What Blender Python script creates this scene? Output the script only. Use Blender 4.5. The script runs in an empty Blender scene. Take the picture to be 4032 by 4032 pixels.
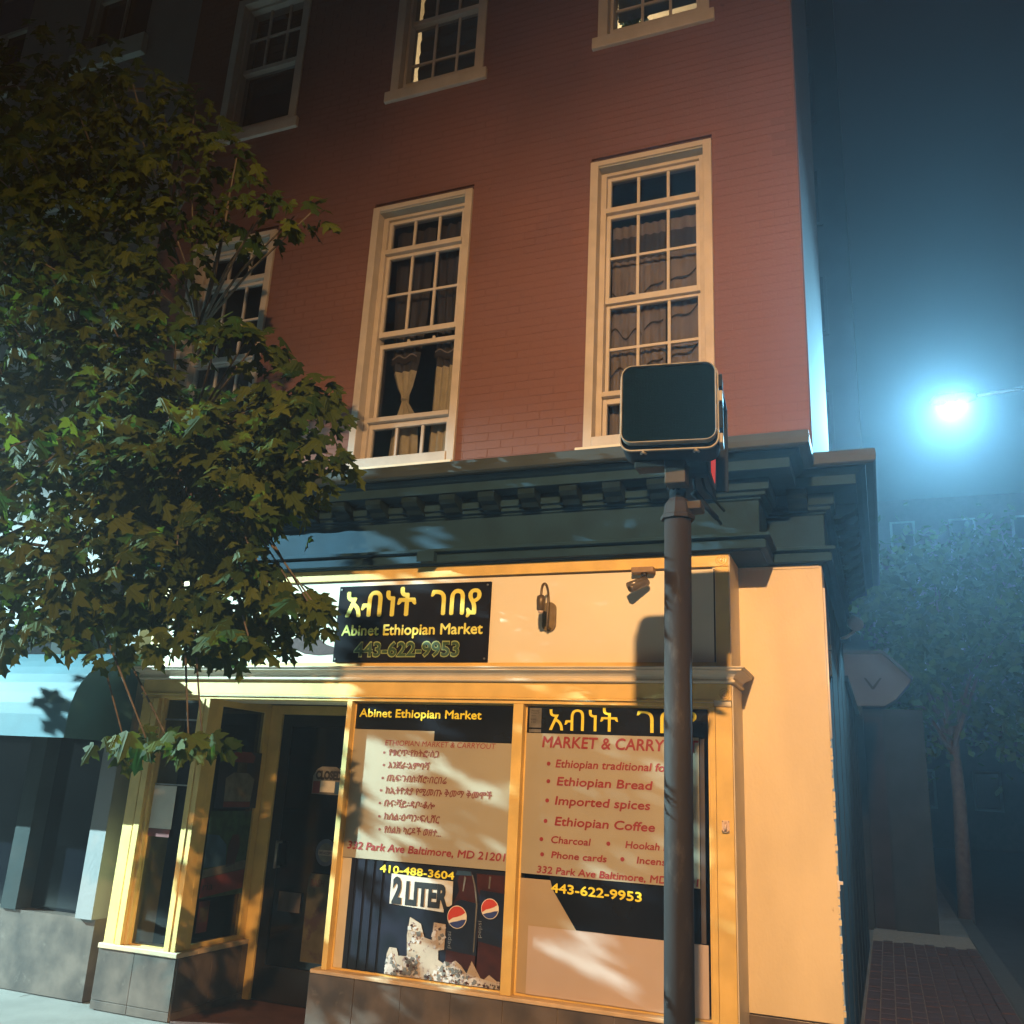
import bpy, math, random
from mathutils import Vector, Matrix

# ------------------------------------------------------------------ camera, sky, lamps, exposure
scene = bpy.context.scene
C = scene.collection
rad = math.radians

cam_data = bpy.data.cameras.new("camera")
cam_data.sensor_width = 36.0
cam_data.sensor_fit = 'HORIZONTAL'
cam_data.lens = 32.0
cam_data.clip_start = 0.05
cam_data.clip_end = 600
cam = bpy.data.objects.new("camera", cam_data)
C.objects.link(cam)
scene.camera = cam
EYE = Vector((0.0, -5.6, 1.65))
yaw, pitch, roll = rad(-22.32), rad(16.72), rad(2.955)
fwd = Vector((math.sin(yaw) * math.cos(pitch), math.cos(yaw) * math.cos(pitch), math.sin(pitch)))
rt0 = Vector((math.cos(yaw), -math.sin(yaw), 0))
up0 = rt0.cross(fwd)
rt = rt0 * math.cos(roll) + up0 * math.sin(roll)
up = -rt0 * math.sin(roll) + up0 * math.cos(roll)
cam.matrix_world = Matrix(((rt.x, up.x, -fwd.x, EYE.x), (rt.y, up.y, -fwd.y, EYE.y), (rt.z, up.z, -fwd.z, EYE.z), (0, 0, 0, 1)))

world = bpy.data.worlds.new("World")
scene.world = world
world.use_nodes = True
wn, wl = world.node_tree.nodes, world.node_tree.links
sky = wn.new('ShaderNodeTexSky')
sky.sky_type = 'NISHITA'
sky.sun_disc = False
sky.sun_elevation = rad(-4.0)
sky.sun_rotation = rad(200)
bg = wn['Background']
bg.inputs['Strength'].default_value = SKY_STRENGTH = 0.2
wl.new(sky.outputs[0], bg.inputs[0])

scene.view_settings.view_transform = 'Standard'
scene.view_settings.look = 'None'
scene.view_settings.gamma = 1.0
scene.view_settings.use_curve_mapping = False
scene.view_settings.exposure = 0.0
scene.render.engine = 'CYCLES'
scene.cycles.use_denoising = True
scene.cycles.max_bounces = 6
scene.cycles.diffuse_bounces = 3
scene.cycles.glossy_bounces = 3
scene.cycles.transmission_bounces = 4
scene.cycles.transparent_max_bounces = 12
scene.cycles.volume_bounces = 0
scene.cycles.sample_clamp_indirect = 4.0

def aim(o, target):
    d = Vector(target) - o.location
    o.rotation_euler = d.to_track_quat('-Z', 'Y').to_euler()

SODIUM_POS = (0.35, -8.1, 5.65)
LED_LEFT_POS = (-16.0, -5.0, 6.4)
LED_RIGHT_POS = (1.2, 7.7, 7.1)
def spot(name, pos, target, power, col, size, blend, r):
    l = bpy.data.lights.new(name, 'SPOT')
    l.energy = power; l.color = col; l.spot_size = rad(size); l.spot_blend = blend; l.shadow_soft_size = r
    o = bpy.data.objects.new(name, l); C.objects.link(o); o.location = pos; aim(o, target); return o
spot("sodium_lamp_light", SODIUM_POS, (0.4, 0.0, 1.0), 7300, (1.0, 0.56, 0.225), 115, 1.0, 0.07)
spot("left_lamp_light", LED_LEFT_POS, (-3.0, -0.3, -1.1), 56000, (0.58, 0.95, 0.97), 43, 0.5, 0.035)
spot("right_lamp_light", LED_RIGHT_POS, (-0.4, -2.2, 1.9), 9500, (0.25, 0.70, 1.0), 56, 1.0, 0.12)
pl = bpy.data.lights.new("right_lamp_spill", 'POINT'); pl.energy = 420; pl.color = (0.45, 0.85, 1.0); pl.shadow_soft_size = 0.1
po = bpy.data.objects.new("right_lamp_spill", pl); C.objects.link(po); po.location = LED_RIGHT_POS

# ------------------------------------------------------------------ materials
def nt(m):
    m.use_nodes = True
    return m.node_tree.nodes, m.node_tree.links

def mat(name, col, rough=0.6, metal=0.0, var=0.10, vs=5.0, bump=0.0, bs=80.0, spots=None, col2=None, spec=0.5, stretch=None):
    """painted / worn surface: base colour, broad variation, optional second colour patches, fine bump"""
    m = bpy.data.materials.new(name)
    n, l = nt(m)
    b = n['Principled BSDF']
    b.inputs['Roughness'].default_value = rough
    b.inputs['Metallic'].default_value = metal
    b.inputs['Specular IOR Level'].default_value = spec
    tc = n.new('ShaderNodeTexCoord')
    src = tc.outputs['Object']
    if stretch:
        mp = n.new('ShaderNodeMapping'); mp.inputs['Scale'].default_value = stretch
        l.new(src, mp.inputs['Vector']); src = mp.outputs[0]
    no = n.new('ShaderNodeTexNoise'); no.inputs['Scale'].default_value = vs; no.inputs['Detail'].default_value = 6
    l.new(src, no.inputs['Vector'])
    mix = n.new('ShaderNodeMix'); mix.data_type = 'RGBA'
    c2 = col2 or tuple(c * (1 - 2 * var) for c in col)
    mix.inputs[6].default_value = (*col, 1); mix.inputs[7].default_value = (*c2, 1)
    rmp = n.new('ShaderNodeMapRange'); rmp.inputs[1].default_value = 0.35; rmp.inputs[2].default_value = 0.68
    l.new(no.outputs['Fac'], rmp.inputs[0]); l.new(rmp.outputs[0], mix.inputs[0])
    out = mix.outputs[2]
    if spots:                                  # (colour, scale, threshold, softness) dirt or chips with a shape of their own
        sc, ss, th, so = spots
        n2 = n.new('ShaderNodeTexNoise'); n2.inputs['Scale'].default_value = ss; n2.inputs['Detail'].default_value = 8
        n2.inputs['Roughness'].default_value = 0.7
        l.new(src, n2.inputs['Vector'])
        r2 = n.new('ShaderNodeMapRange'); r2.inputs[1].default_value = th; r2.inputs[2].default_value = th + so
        l.new(n2.outputs['Fac'], r2.inputs[0])
        m2 = n.new('ShaderNodeMix'); m2.data_type = 'RGBA'; m2.inputs[7].default_value = (*sc, 1)
        l.new(r2.outputs[0], m2.inputs[0]); l.new(out, m2.inputs[6]); out = m2.outputs[2]
    l.new(out, b.inputs['Base Color'])
    if bump:
        n3 = n.new('ShaderNodeTexNoise'); n3.inputs['Scale'].default_value = bs; n3.inputs['Detail'].default_value = 5
        l.new(src, n3.inputs['Vector'])
        bp = n.new('ShaderNodeBump'); bp.inputs['Strength'].default_value = bump; bp.inputs['Distance'].default_value = 0.004
        l.new(n3.outputs['Fac'], bp.inputs['Height']); l.new(bp.outputs[0], b.inputs['Normal'])
    return m

def glass_mat(name, tint, refl=1.0, rough=0.02):
    m = bpy.data.materials.new(name)
    n, l = nt(m)
    n.remove(n['Principled BSDF'])
    out = n['Material Output']
    t = n.new('ShaderNodeBsdfTransparent'); t.inputs[0].default_value = (*tint, 1)
    g = n.new('ShaderNodeBsdfGlossy'); g.inputs['Roughness'].default_value = rough
    tc = n.new('ShaderNodeTexCoord')
    no = n.new('ShaderNodeTexNoise'); no.inputs['Scale'].default_value = 3.0
    l.new(tc.outputs['Object'], no.inputs['Vector'])
    bp = n.new('ShaderNodeBump'); bp.inputs['Strength'].default_value = 0.12; bp.inputs['Distance'].default_value = 0.01
    l.new(no.outputs['Fac'], bp.inputs['Height']); l.new(bp.outputs[0], g.inputs['Normal'])
    lw = n.new('ShaderNodeLayerWeight'); lw.inputs[0].default_value = 0.5     # Schlick reflectance from the facing ratio, alike on both faces
    pw = n.new('ShaderNodeMath'); pw.operation = 'POWER'; pw.inputs[1].default_value = 5.0
    f = n.new('ShaderNodeMath'); f.operation = 'MULTIPLY_ADD'; f.inputs[1].default_value = 0.95; f.inputs[2].default_value = 0.045
    l.new(lw.outputs['Facing'], pw.inputs[0]); l.new(pw.outputs[0], f.inputs[0])
    mx = n.new('ShaderNodeMixShader')
    l.new(f.outputs[0], mx.inputs[0]); l.new(t.outputs[0], mx.inputs[1]); l.new(g.outputs[0], mx.inputs[2])
    l.new(mx.outputs[0], out.inputs['Surface'])
    return m

def emit_mat(name, col, strength):
    m = bpy.data.materials.new(name)
    n, l = nt(m)
    b = n['Principled BSDF']
    b.inputs['Base Color'].default_value = (*col, 1)
    b.inputs['Emission Color'].default_value = (*col, 1)
    b.inputs['Emission Strength'].default_value = strength
    return m

def leaf_mat(name, col, col2):
    m = bpy.data.materials.new(name)
    n, l = nt(m)
    b = n['Principled BSDF']
    b.inputs['Roughness'].default_value = 0.6; b.inputs['Specular IOR Level'].default_value = 0.06
    oi = n.new('ShaderNodeObjectInfo')
    ge = n.new('ShaderNodeNewGeometry')
    ad = n.new('ShaderNodeMath'); ad.operation = 'FRACT'
    a2 = n.new('ShaderNodeMath'); a2.operation = 'ADD'
    l.new(oi.outputs['Random'], a2.inputs[0]); l.new(ge.outputs['Random Per Island'], a2.inputs[1]); l.new(a2.outputs[0], ad.inputs[0])
    cr = n.new('ShaderNodeMix'); cr.data_type = 'RGBA'
    cr.inputs[6].default_value = (*col, 1); cr.inputs[7].default_value = (*col2, 1)
    l.new(ad.outputs[0], cr.inputs[0]); l.new(cr.outputs[2], b.inputs['Base Color'])
    tr = n.new('ShaderNodeBsdfTranslucent')
    hs = n.new('ShaderNodeHueSaturation'); hs.inputs['Value'].default_value = 1.5; hs.inputs['Saturation'].default_value = 1.1
    l.new(cr.outputs[2], hs.inputs['Color']); l.new(hs.outputs[0], tr.inputs[0])
    mx = n.new('ShaderNodeMixShader'); mx.inputs[0].default_value = 0.35
    l.new(b.outputs[0], mx.inputs[1]); l.new(tr.outputs[0], mx.inputs[2]); l.new(mx.outputs[0], n['Material Output'].inputs['Surface'])
    return m

K = {}
K['brick'] = mat('painted_red_brick', (0.160, 0.068, 0.053), 0.75, var=0.13, vs=0.9, bump=0.6, bs=45, spots=((0.07, 0.03, 0.027), 7, 0.655, 0.06))
K['mortar'] = mat('painted_mortar', (0.148, 0.063, 0.049), 0.8, var=0.12, vs=2, bump=0.6, bs=60)
K['stucco'] = mat('grey_stucco', (0.085, 0.048, 0.055), 0.8, var=0.08, vs=2, bump=0.5, bs=50)
K['white_frame'] = mat('cream_window_paint', (0.46, 0.41, 0.375), 0.55, var=0.08, vs=7, bump=0.15, bs=30, spots=((0.25, 0.2, 0.15), 14, 0.70, 0.08))
K['vinyl'] = mat('white_vinyl_sash', (0.48, 0.44, 0.42), 0.5, var=0.04, vs=9)
K['soffit'] = mat('shade_grey_soffit', (0.30, 0.31, 0.30), 0.6, var=0.08, vs=6)  # greyer than the casing, to paint in the shade under the head
K['lintel'] = mat('lintel_shade_and_print_brown', (0.07, 0.03, 0.03), 0.8, var=0.2, vs=20, bump=0.5, bs=50)  # dark brown for the shade line over casings; also emblem and print
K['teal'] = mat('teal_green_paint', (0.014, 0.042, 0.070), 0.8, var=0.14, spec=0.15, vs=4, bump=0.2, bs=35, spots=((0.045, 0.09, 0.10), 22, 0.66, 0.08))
K['dentil'] = mat('shadow_dark_teal_paint', (0.009, 0.024, 0.036), 0.85, var=0.15, vs=5, spec=0.1)  # cornice teal darkened for the shade beneath the gutter
K['gutter'] = mat('dark_green_gutter_metal', (0.032, 0.045, 0.052), 0.6, spec=0.25, var=0.15, vs=3, bump=0.15, bs=8, spots=((0.3, 0.3, 0.28), 30, 0.76, 0.03))
K['roofing'] = mat('pale_roof_flashing', (0.42, 0.42, 0.40), 0.6, var=0.15, vs=6, bump=0.3)
K['cream'] = mat('cream_plaster', (0.72, 0.60, 0.42), 0.8, var=0.10, vs=1.6, bump=0.5, bs=45, spots=((0.38, 0.25, 0.14), 9, 0.69, 0.06), stretch=(1.3, 1, 0.6))
K['panel'] = mat('cream_sign_panel', (0.72, 0.65, 0.52), 0.6, var=0.05, vs=1.5, bump=0.1, bs=12, spots=((0.42, 0.30, 0.18), 13, 0.70, 0.05))
K['yellow'] = mat('yellow_wood_paint', (0.72, 0.49, 0.16), 0.5, var=0.11, vs=5, bump=0.25, bs=28, spots=((0.25, 0.15, 0.06), 15, 0.73, 0.04))
K['moulding'] = mat('pale_crown_moulding_paint', (0.62, 0.54, 0.42), 0.5, var=0.06, vs=6, bump=0.12, bs=25)
K['groove'] = mat('dark_joint_gap', (0.06, 0.04, 0.02), 0.9, var=0.2, vs=30)
K['tile'] = mat('brown_slate_tile', (0.13, 0.10, 0.085), 0.28, col2=(0.055, 0.045, 0.042), vs=5, bump=0.3, bs=25, spots=((0.19, 0.16, 0.14), 7, 0.6, 0.2))
K['grout'] = mat('pale_grout', (0.26, 0.21, 0.17), 0.9, var=0.1, vs=20)
K['sill'] = mat('peach_sill_paint', (0.58, 0.42, 0.27), 0.55, var=0.1, vs=8, bump=0.3, bs=30, spots=((0.2, 0.13, 0.08), 18, 0.68, 0.06))
K['dark_room'] = mat('dark_interior', (0.03, 0.028, 0.03), 0.9, var=0.2, vs=3)
K['room_wall'] = mat('room_plaster', (0.45, 0.38, 0.27), 0.8, var=0.05, vs=2)
K['glass'] = glass_mat('window_glass', (0.80, 0.83, 0.86))
K['shop_glass'] = glass_mat('shop_glass', (0.62, 0.65, 0.68))
K['black_vinyl'] = mat('dark_glass_film', (0.012, 0.014, 0.02), 0.12, var=0.2, vs=3)
K['banner'] = mat('white_vinyl_banner', (0.34, 0.30, 0.225), 0.4, var=0.04, vs=3, bump=0.1, bs=6)
K['board'] = mat('white_board', (0.47, 0.37, 0.33), 0.45, var=0.04, vs=3)
K['beige_board'] = mat('beige_board', (0.38, 0.29, 0.19), 0.6, var=0.06, vs=3)
K['red_ink'] = mat('dark_red_print', (0.27, 0.018, 0.022), 0.5, var=0.1, vs=20)
K['brown_ink'] = mat('brown_red_print', (0.20, 0.035, 0.025), 0.5, var=0.1, vs=20)
K['yellow_ink'] = mat('yellow_print', (0.80, 0.66, 0.04), 0.5, var=0.05, vs=9)
K['sign_yellow'] = mat('yellow_sign_print', (0.74, 0.68, 0.12), 0.5, var=0.06, vs=5)
K['outline_ink'] = mat('pale_green_outline', (0.30, 0.36, 0.13), 0.5, var=0.1, vs=9)
K['green_ink'] = mat('dark_green_print', (0.03, 0.075, 0.025), 0.5, var=0.15, vs=9)
K['sign_black'] = mat('black_sign_board', (0.010, 0.010, 0.015), 0.85, var=0.2, vs=4, bump=0.05, bs=10, spec=0.1)
K['black'] = mat('black_print', (0.012, 0.01, 0.012), 0.5, var=0.1, vs=9)
K['navy'] = mat('navy_poster_print', (0.004, 0.005, 0.010), 0.35, col2=(0.012, 0.012, 0.026), vs=6)
K['cola'] = mat('brown_bottle_print', (0.055, 0.014, 0.010), 0.3, col2=(0.03, 0.008, 0.008), vs=14, spots=((0.38, 0.22, 0.16), 26, 0.70, 0.05))
K['label_navy'] = mat('dark_blue_label_print', (0.012, 0.016, 0.035), 0.3, var=0.1, vs=9)
K['ice'] = mat('ice_print', (0.42, 0.33, 0.26), 0.4, var=0.12, vs=6, spots=((0.13, 0.06, 0.07), 22, 0.56, 0.06))
K['ice_white'] = mat('bright_ice_print', (0.52, 0.47, 0.45), 0.4, var=0.15, vs=12, spots=((0.16, 0.10, 0.11), 30, 0.56, 0.06))
K['paper'] = mat('white_paper', (0.55, 0.50, 0.44), 0.6, var=0.05, vs=9)
K['logo_red'] = mat('logo_red', (0.50, 0.05, 0.03), 0.4, var=0.02)
K['logo_white'] = mat('logo_white', (0.72, 0.66, 0.58), 0.4, var=0.02)
K['logo_blue'] = mat('logo_blue', (0.03, 0.05, 0.20), 0.4, var=0.02)
K['pole'] = mat('brown_painted_steel', (0.021, 0.018, 0.019), 0.7, spec=0.15, var=0.2, vs=4, bump=0.3, bs=40, spots=((0.045, 0.040, 0.040), 7, 0.56, 0.12), stretch=(1, 1, 0.35))
K['housing'] = mat('grey_signal_housing', (0.012, 0.017, 0.022), 0.85, spec=0.08, var=0.15, vs=12, bump=0.2)
K['rim'] = mat('worn_signal_rim', (0.20, 0.185, 0.16), 0.6, metal=0.0, var=0.2, vs=18, bump=0.1)
K['screen'] = mat('dark_signal_screen', (0.002, 0.008, 0.013), 1.0, var=0.06, vs=5, spec=0.05)
K['mustard'] = mat('faded_yellow_bracket', (0.030, 0.021, 0.009), 0.8, var=0.2, vs=14, bump=0.3)
K['steel'] = mat('dull_steel', (0.35, 0.34, 0.33), 0.35, metal=0.7, var=0.15, vs=22)
K['bronze'] = mat('dark_bronze_fixture', (0.13, 0.095, 0.06), 0.4, metal=0.3, var=0.2, vs=25)
K['bronze_plate'] = mat('brown_backplate', (0.17, 0.115, 0.05), 0.55, var=0.15, vs=20)
K['camera_body'] = mat('grey_camera_shell', (0.16, 0.14, 0.14), 0.25, metal=0.3, var=0.1, vs=20)
K['wood_box'] = mat('brown_mount_block', (0.30, 0.19, 0.11), 0.7, var=0.15, vs=20, bump=0.4)
K['plastic'] = mat('pale_plastic', (0.62, 0.47, 0.40), 0.4, var=0.04)
K['red_led'] = emit_mat('red_led_glow', (1.0, 0.07, 0.04), 0.55)
K['lamp_lens'] = emit_mat('led_lens', (0.55, 0.85, 1.0), 140.0)
K['bark'] = mat('maple_bark', (0.10, 0.085, 0.07), 0.9, var=0.2, vs=12, bump=0.8, bs=30)
K['leaf'] = leaf_mat('maple_leaf', (0.012, 0.032, 0.009), (0.058, 0.078, 0.013))
K['leaf_dark'] = leaf_mat('dark_leaf', (0.03, 0.07, 0.02), (0.06, 0.11, 0.03))
K['twig'] = mat('twig', (0.07, 0.05, 0.035), 0.9, var=0.2, vs=15)
K['pavement'] = mat('concrete_pavement', (0.16, 0.15, 0.14), 0.8, var=0.12, vs=3, bump=0.5, bs=40)
K['paver'] = mat('red_brick_paver', (0.085, 0.035, 0.026), 0.6, var=0.2, vs=6, bump=0.5, bs=40)
K['asphalt'] = mat('asphalt', (0.045, 0.045, 0.048), 0.75, var=0.15, vs=4, bump=0.6, bs=70)
K['kerb'] = mat('granite_kerb', (0.07, 0.068, 0.066), 0.7, var=0.1, vs=14, bump=0.4)
K['door'] = mat('black_door_paint', (0.014, 0.013, 0.015), 0.35, var=0.15, vs=5)
K['dark_glass'] = mat('black_door_glass', (0.004, 0.005, 0.008), 0.12, var=0.1)
K['lace'] = mat('cream_lace', (0.62, 0.50, 0.34), 0.8, var=0.08, vs=14, bump=0.3, bs=50)
K['sheer'] = mat('grey_sheer', (0.32, 0.25, 0.23), 0.85, var=0.15, vs=5, stretch=(3, 1, 0.5))
K['sheer_dark'] = mat('dark_sheer', (0.075, 0.062, 0.065), 0.85, var=0.2, vs=6, stretch=(3, 1, 0.4))
K['trim'] = mat('dark_curtain_trim', (0.045, 0.032, 0.030), 0.8, var=0.1)
K['blue_curtain'] = mat('blue_grey_curtain', (0.07, 0.07, 0.10), 0.85, var=0.2, vs=5, stretch=(3, 1, 0.5))
K['blind'] = mat('drab_green_blind', (0.055, 0.06, 0.045), 0.8, var=0.15, vs=2)
K['neighbour'] = mat('grey_painted_wall', (0.20, 0.195, 0.20), 0.75, var=0.08, vs=1.2, bump=0.5, bs=30)
K['neighbour_trim'] = mat('pale_stone_trim', (0.36, 0.36, 0.34), 0.7, var=0.08, vs=5)
K['awning'] = mat('teal_awning_canvas', (0.03, 0.11, 0.15), 0.7, var=0.12, vs=3, bump=0.2)
K['rear_green'] = mat('dark_green_boards', (0.034, 0.042, 0.044), 0.85, spec=0.1, var=0.15, vs=3, bump=0.4, bs=25)
K['rear_stucco'] = mat('grey_blue_render', (0.085, 0.09, 0.105), 0.85, var=0.12, vs=1.5, bump=0.5, bs=25)
K['tower'] = mat('dark_tower_brick', (0.05, 0.045, 0.045), 0.85, var=0.15, vs=1.0, bump=0.5, bs=20)
K['fixture'] = mat('pale_lamp_head', (0.80, 0.72, 0.68), 0.3, var=0.05, spec=0.8)
K['red_poster'] = mat('dull_red_poster', (0.16, 0.03, 0.03), 0.5, var=0.15, vs=8)
K['blue_poster'] = mat('blue_poster', (0.03, 0.08, 0.16), 0.5, var=0.2, vs=8)
K['green_poster'] = mat('green_poster', (0.03, 0.075, 0.035), 0.5, var=0.3, vs=18)
K['grey_poster'] = mat('grey_poster', (0.15, 0.14, 0.13), 0.5, var=0.25, vs=12)
K['tan_poster'] = mat('tan_poster', (0.07, 0.06, 0.035), 0.6, var=0.25, vs=9, spots=((0.03, 0.015, 0.02), 8, 0.55, 0.08))
K['blue_sticker'] = mat('blue_round_sticker', (0.07, 0.08, 0.13), 0.5, var=0.1, vs=14)
K['red_car'] = mat('dark_red_brick_wall', (0.12, 0.05, 0.045), 0.8, var=0.2, vs=4, bump=0.4)

# ------------------------------------------------------------------ mesh helpers
class MB:
    def __init__(s): s.v = []; s.f = []
    def box(s, x0, x1, y0, y1, z0, z1):
        b = len(s.v)
        s.v += [(x0, y0, z0), (x1, y0, z0), (x1, y1, z0), (x0, y1, z0), (x0, y0, z1), (x1, y0, z1), (x1, y1, z1), (x0, y1, z1)]
        s.f += [tuple(b + i for i in q) for q in ((0, 3, 2, 1), (4, 5, 6, 7), (0, 1, 5, 4), (1, 2, 6, 5), (2, 3, 7, 6), (3, 0, 4, 7))]
        return s
    def prism(s, poly, y0, y1):
        """outline in (x, z), counter-clockwise seen from the street, given depth y0..y1"""
        area = sum(poly[i][0] * poly[(i + 1) % len(poly)][1] - poly[(i + 1) % len(poly)][0] * poly[i][1] for i in range(len(poly)))
        if area < 0: poly = poly[::-1]
        b = len(s.v); n = len(poly)
        s.v += [(x, y0, z) for x, z in poly] + [(x, y1, z) for x, z in poly]
        s.f.append(tuple(range(b, b + n))); s.f.append(tuple(range(b + 2 * n - 1, b + n - 1, -1)))
        for i in range(n):
            j = (i + 1) % n; s.f.append((b + i, b + n + i, b + n + j, b + j))
        return s
    def sweep(s, prof, path_fn, k, closed=True):
        """prof: list of (offset, z); path_fn(offset) -> list of k (x, y)"""
        b = len(s.v); n = len(prof)
        for i in range(k):
            for o, z in prof:
                x, y = path_fn(o)[i]; s.v.append((x, y, z))
        for i in range(k - 1):
            for j in range(n if closed else n - 1):
                a = b + i * n + j; c = b + i * n + (j + 1) % n
                s.f.append((a, c, c + n, a + n))
        if closed:
            s.f.append(tuple(b + j for j in range(n - 1, -1, -1))); s.f.append(tuple(b + (k - 1) * n + j for j in range(n)))
        return s
    def tube(s, pts, r, n=10, caps=True):
        pts = [Vector(p) for p in pts]
        rs = r if isinstance(r, (list, tuple)) else [r] * len(pts)
        b = len(s.v); ref = None
        for i, p in enumerate(pts):
            d = (pts[min(i + 1, len(pts) - 1)] - pts[max(i - 1, 0)]).normalized()
            if ref is None:
                ref = Vector((1, 0, 0)) if abs(d.x) < 0.8 else Vector((0, 0, 1))
            u = (ref - d * ref.dot(d)).normalized(); w = d.cross(u); ref = u
            for k in range(n):
                a = 2 * math.pi * k / n
                s.v.append(tuple(p + (u * math.cos(a) + w * math.sin(a)) * rs[i]))
        for i in range(len(pts) - 1):
            for k in range(n):
                a = b + i * n + k; c = b + i * n + (k + 1) % n
                s.f.append((a, c, c + n, a + n))
        if caps:
            s.f.append(tuple(b + k for k in range(n - 1, -1, -1))); s.f.append(tuple(b + (len(pts) - 1) * n + k for k in range(n)))
        return s
    def obj(s, name, m, parent=None, smooth=False, bevel=0.0, loc=None, rot=None):
        me = bpy.data.meshes.new(name); me.from_pydata(s.v, [], s.f); me.update()
        o = bpy.data.objects.new(name, me); C.objects.link(o)
        me.materials.append(m)
        if smooth:
            for p in me.polygons: p.use_smooth = True
        if bevel:
            mo = o.modifiers.new('bevel', 'BEVEL'); mo.width = bevel; mo.segments = 2; mo.limit_method = 'ANGLE'
        if loc: o.location = loc
        if rot: o.rotation_euler = rot
        if parent: o.parent = parent
        return o

def rrect(x0, x1, z0, z1, r, n=5):
    out = []
    for cx, cz, a0 in ((x1 - r, z0 + r, -90), (x1 - r, z1 - r, 0), (x0 + r, z1 - r, 90), (x0 + r, z0 + r, 180)):
        for i in range(n + 1):
            a = rad(a0 + 90 * i / n); out.append((cx + r * math.cos(a), cz + r * math.sin(a)))
    return out

def disc(cx, cz, r, n=28, sx=1.0):
    return [(cx + sx * r * math.cos(2 * math.pi * i / n), cz + r * math.sin(2 * math.pi * i / n)) for i in range(n)]

def ring(mb, x0, x1, y0, y1, z0, z1, w, wb=None, wt=None):
    """rectangular frame butted at its corners"""
    wb = w if wb is None else wb; wt = w if wt is None else wt
    mb.box(x0, x0 + w, y0, y1, z0, z1); mb.box(x1 - w, x1, y0, y1, z0, z1)
    if wb: mb.box(x0 + w, x1 - w, y0, y1, z0, z0 + wb)
    if wt: mb.box(x0 + w, x1 - w, y0, y1, z1 - wt, z1)
    return mb

def thing(name, label, cat, group=None, loc=(0, 0, 0), rot=(0, 0, 0)):
    o = bpy.data.objects.new(name, None); C.objects.link(o); o.empty_display_size = 0.2
    o.location = loc; o.rotation_euler = rot
    return tag(o, label, cat, group)
def tag(o, label=None, cat=None, group=None, kind=None):
    if label: o['label'] = label
    if cat: o['category'] = cat
    if group: o['group'] = group
    if kind: o['kind'] = kind
    return o
def part(name, parent):
    o = bpy.data.objects.new(name, None); C.objects.link(o); o.parent = parent; o.empty_display_size = 0.1
    return o

def lettering(body, x, z, w, h, y, m, parent, shear=0.0, bold=0.0, slope=0.0, th=0.0012, name='lettering', up=False, desc=False):
    """text standing on baseline z from x over width w; h = cap height; faces the street"""
    cu = bpy.data.curves.new('lettering', 'FONT'); cu.body = body; cu.offset = bold if bold > .03 and not shear else 0; cu.resolution_u = 3
    to = bpy.data.objects.new('tmp_text', cu); C.objects.link(to)
    dg = bpy.context.evaluated_depsgraph_get(); dg.update()
    me0 = to.evaluated_get(dg).to_mesh()
    vs = [v.co.copy() for v in me0.vertices]; fs = [tuple(p.vertices) for p in me0.polygons]
    C.objects.unlink(to); bpy.data.objects.remove(to); bpy.data.curves.remove(cu)
    x0 = min(v.x for v in vs); x1 = max(v.x for v in vs)
    sx = w / (x1 - x0); sz = h / 0.70
    out = []
    for v in vs:
        a = (v.x - x0) * sx; c = v.y * sz
        a += shear * c
        if up: out.append((x - c, y, z + a))
        else: out.append((x + a, y, z + c + slope * a))
    if bold >= .01:                            # a second, slightly shifted layer thickens the strokes
        dx = min(4.0 * bold, .046) * sx; n0 = len(out); src, fsrc = list(out), list(fs)
        if bold > .03: dx = .25 * bold * sx
        for q, (ax, az) in enumerate(((1, 0), (.5, .5), (.5, -.5))):
            k0 = len(out)
            out += [(p[0] + (-az if up else ax) * dx, p[1] - .0003 * (q + 1), p[2] + (ax if up else az) * dx) for p in src]
            fs += [tuple(i + k0 for i in f_) for f_ in fsrc]
    me = bpy.data.meshes.new(name)
    # front faces wound towards -Y
    me.from_pydata(out, [], fs); me.update()
    me.materials.append(m)
    o = bpy.data.objects.new(name, me); C.objects.link(o); o.parent = parent
    return o

def flat(poly, y, m, parent, name, th=0.002):
    return MB().prism(poly, y, y + th).obj(name, m, parent)
def rect(x0, x1, z0, z1): return [(x0, z0), (x1, z0), (x1, z1), (x0, z1)]

# ------------------------------------------------------------------ ground
g = MB(); g.box(-60, 60, -60, -3.4, -0.30, -0.146); tag(g.obj('road', K['asphalt']), kind='structure')
g = MB(); g.box(-60, 0.92, -3.2, 0.0, -0.12, -0.004); g.box(-60, -6.0, 0.0, 60, -0.12, -0.006)
g.box(-6.0, 0.92, 0.0, 60, -0.12, -0.008)
tag(g.obj('pavement', K['pavement']), kind='structure')
g = MB(); g.box(-60, 0.92, -3.4, -3.2, -0.3, 0.0); g.box(0.92, 1.12, -3.4, 60, -0.3, 0.0)
tag(g.obj('kerb', K['kerb'], bevel=0.015), kind='structure')
g = MB(); g.box(1.12, 60, -3.4, 60, -0.30, -0.15)
tag(g.obj('side_street', K['asphalt']), kind='structure')
# brick pavers of the side pavement: the near ones laid one by one
pv = part('paver_walk', None); tag(pv, kind='structure')
base = MB().box(-0.28, 0.90, 0.5, 9.0, -0.003, 0.012).obj('paver_bed', K['grout'], pv)
rnd = random.Random(5)
paver_mesh = None
cnt = 0
for j in range(28):
    for i in range(10):
        x = -0.27 + i * 0.117; y = 1.6 + j * 0.215 + (0.107 if i % 2 else 0)
        if paver_mesh is None:
            o = MB().box(0, 0.108, 0, 0.203, 0, 0.035).obj('paver', K['paver'], pv); paver_mesh = o.data
        else:
            o = bpy.data.objects.new('paver', paver_mesh); C.objects.link(o); o.parent = pv
        o.location = (x, y, -0.006 + rnd.uniform(0, 0.006)); cnt += 1

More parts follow.
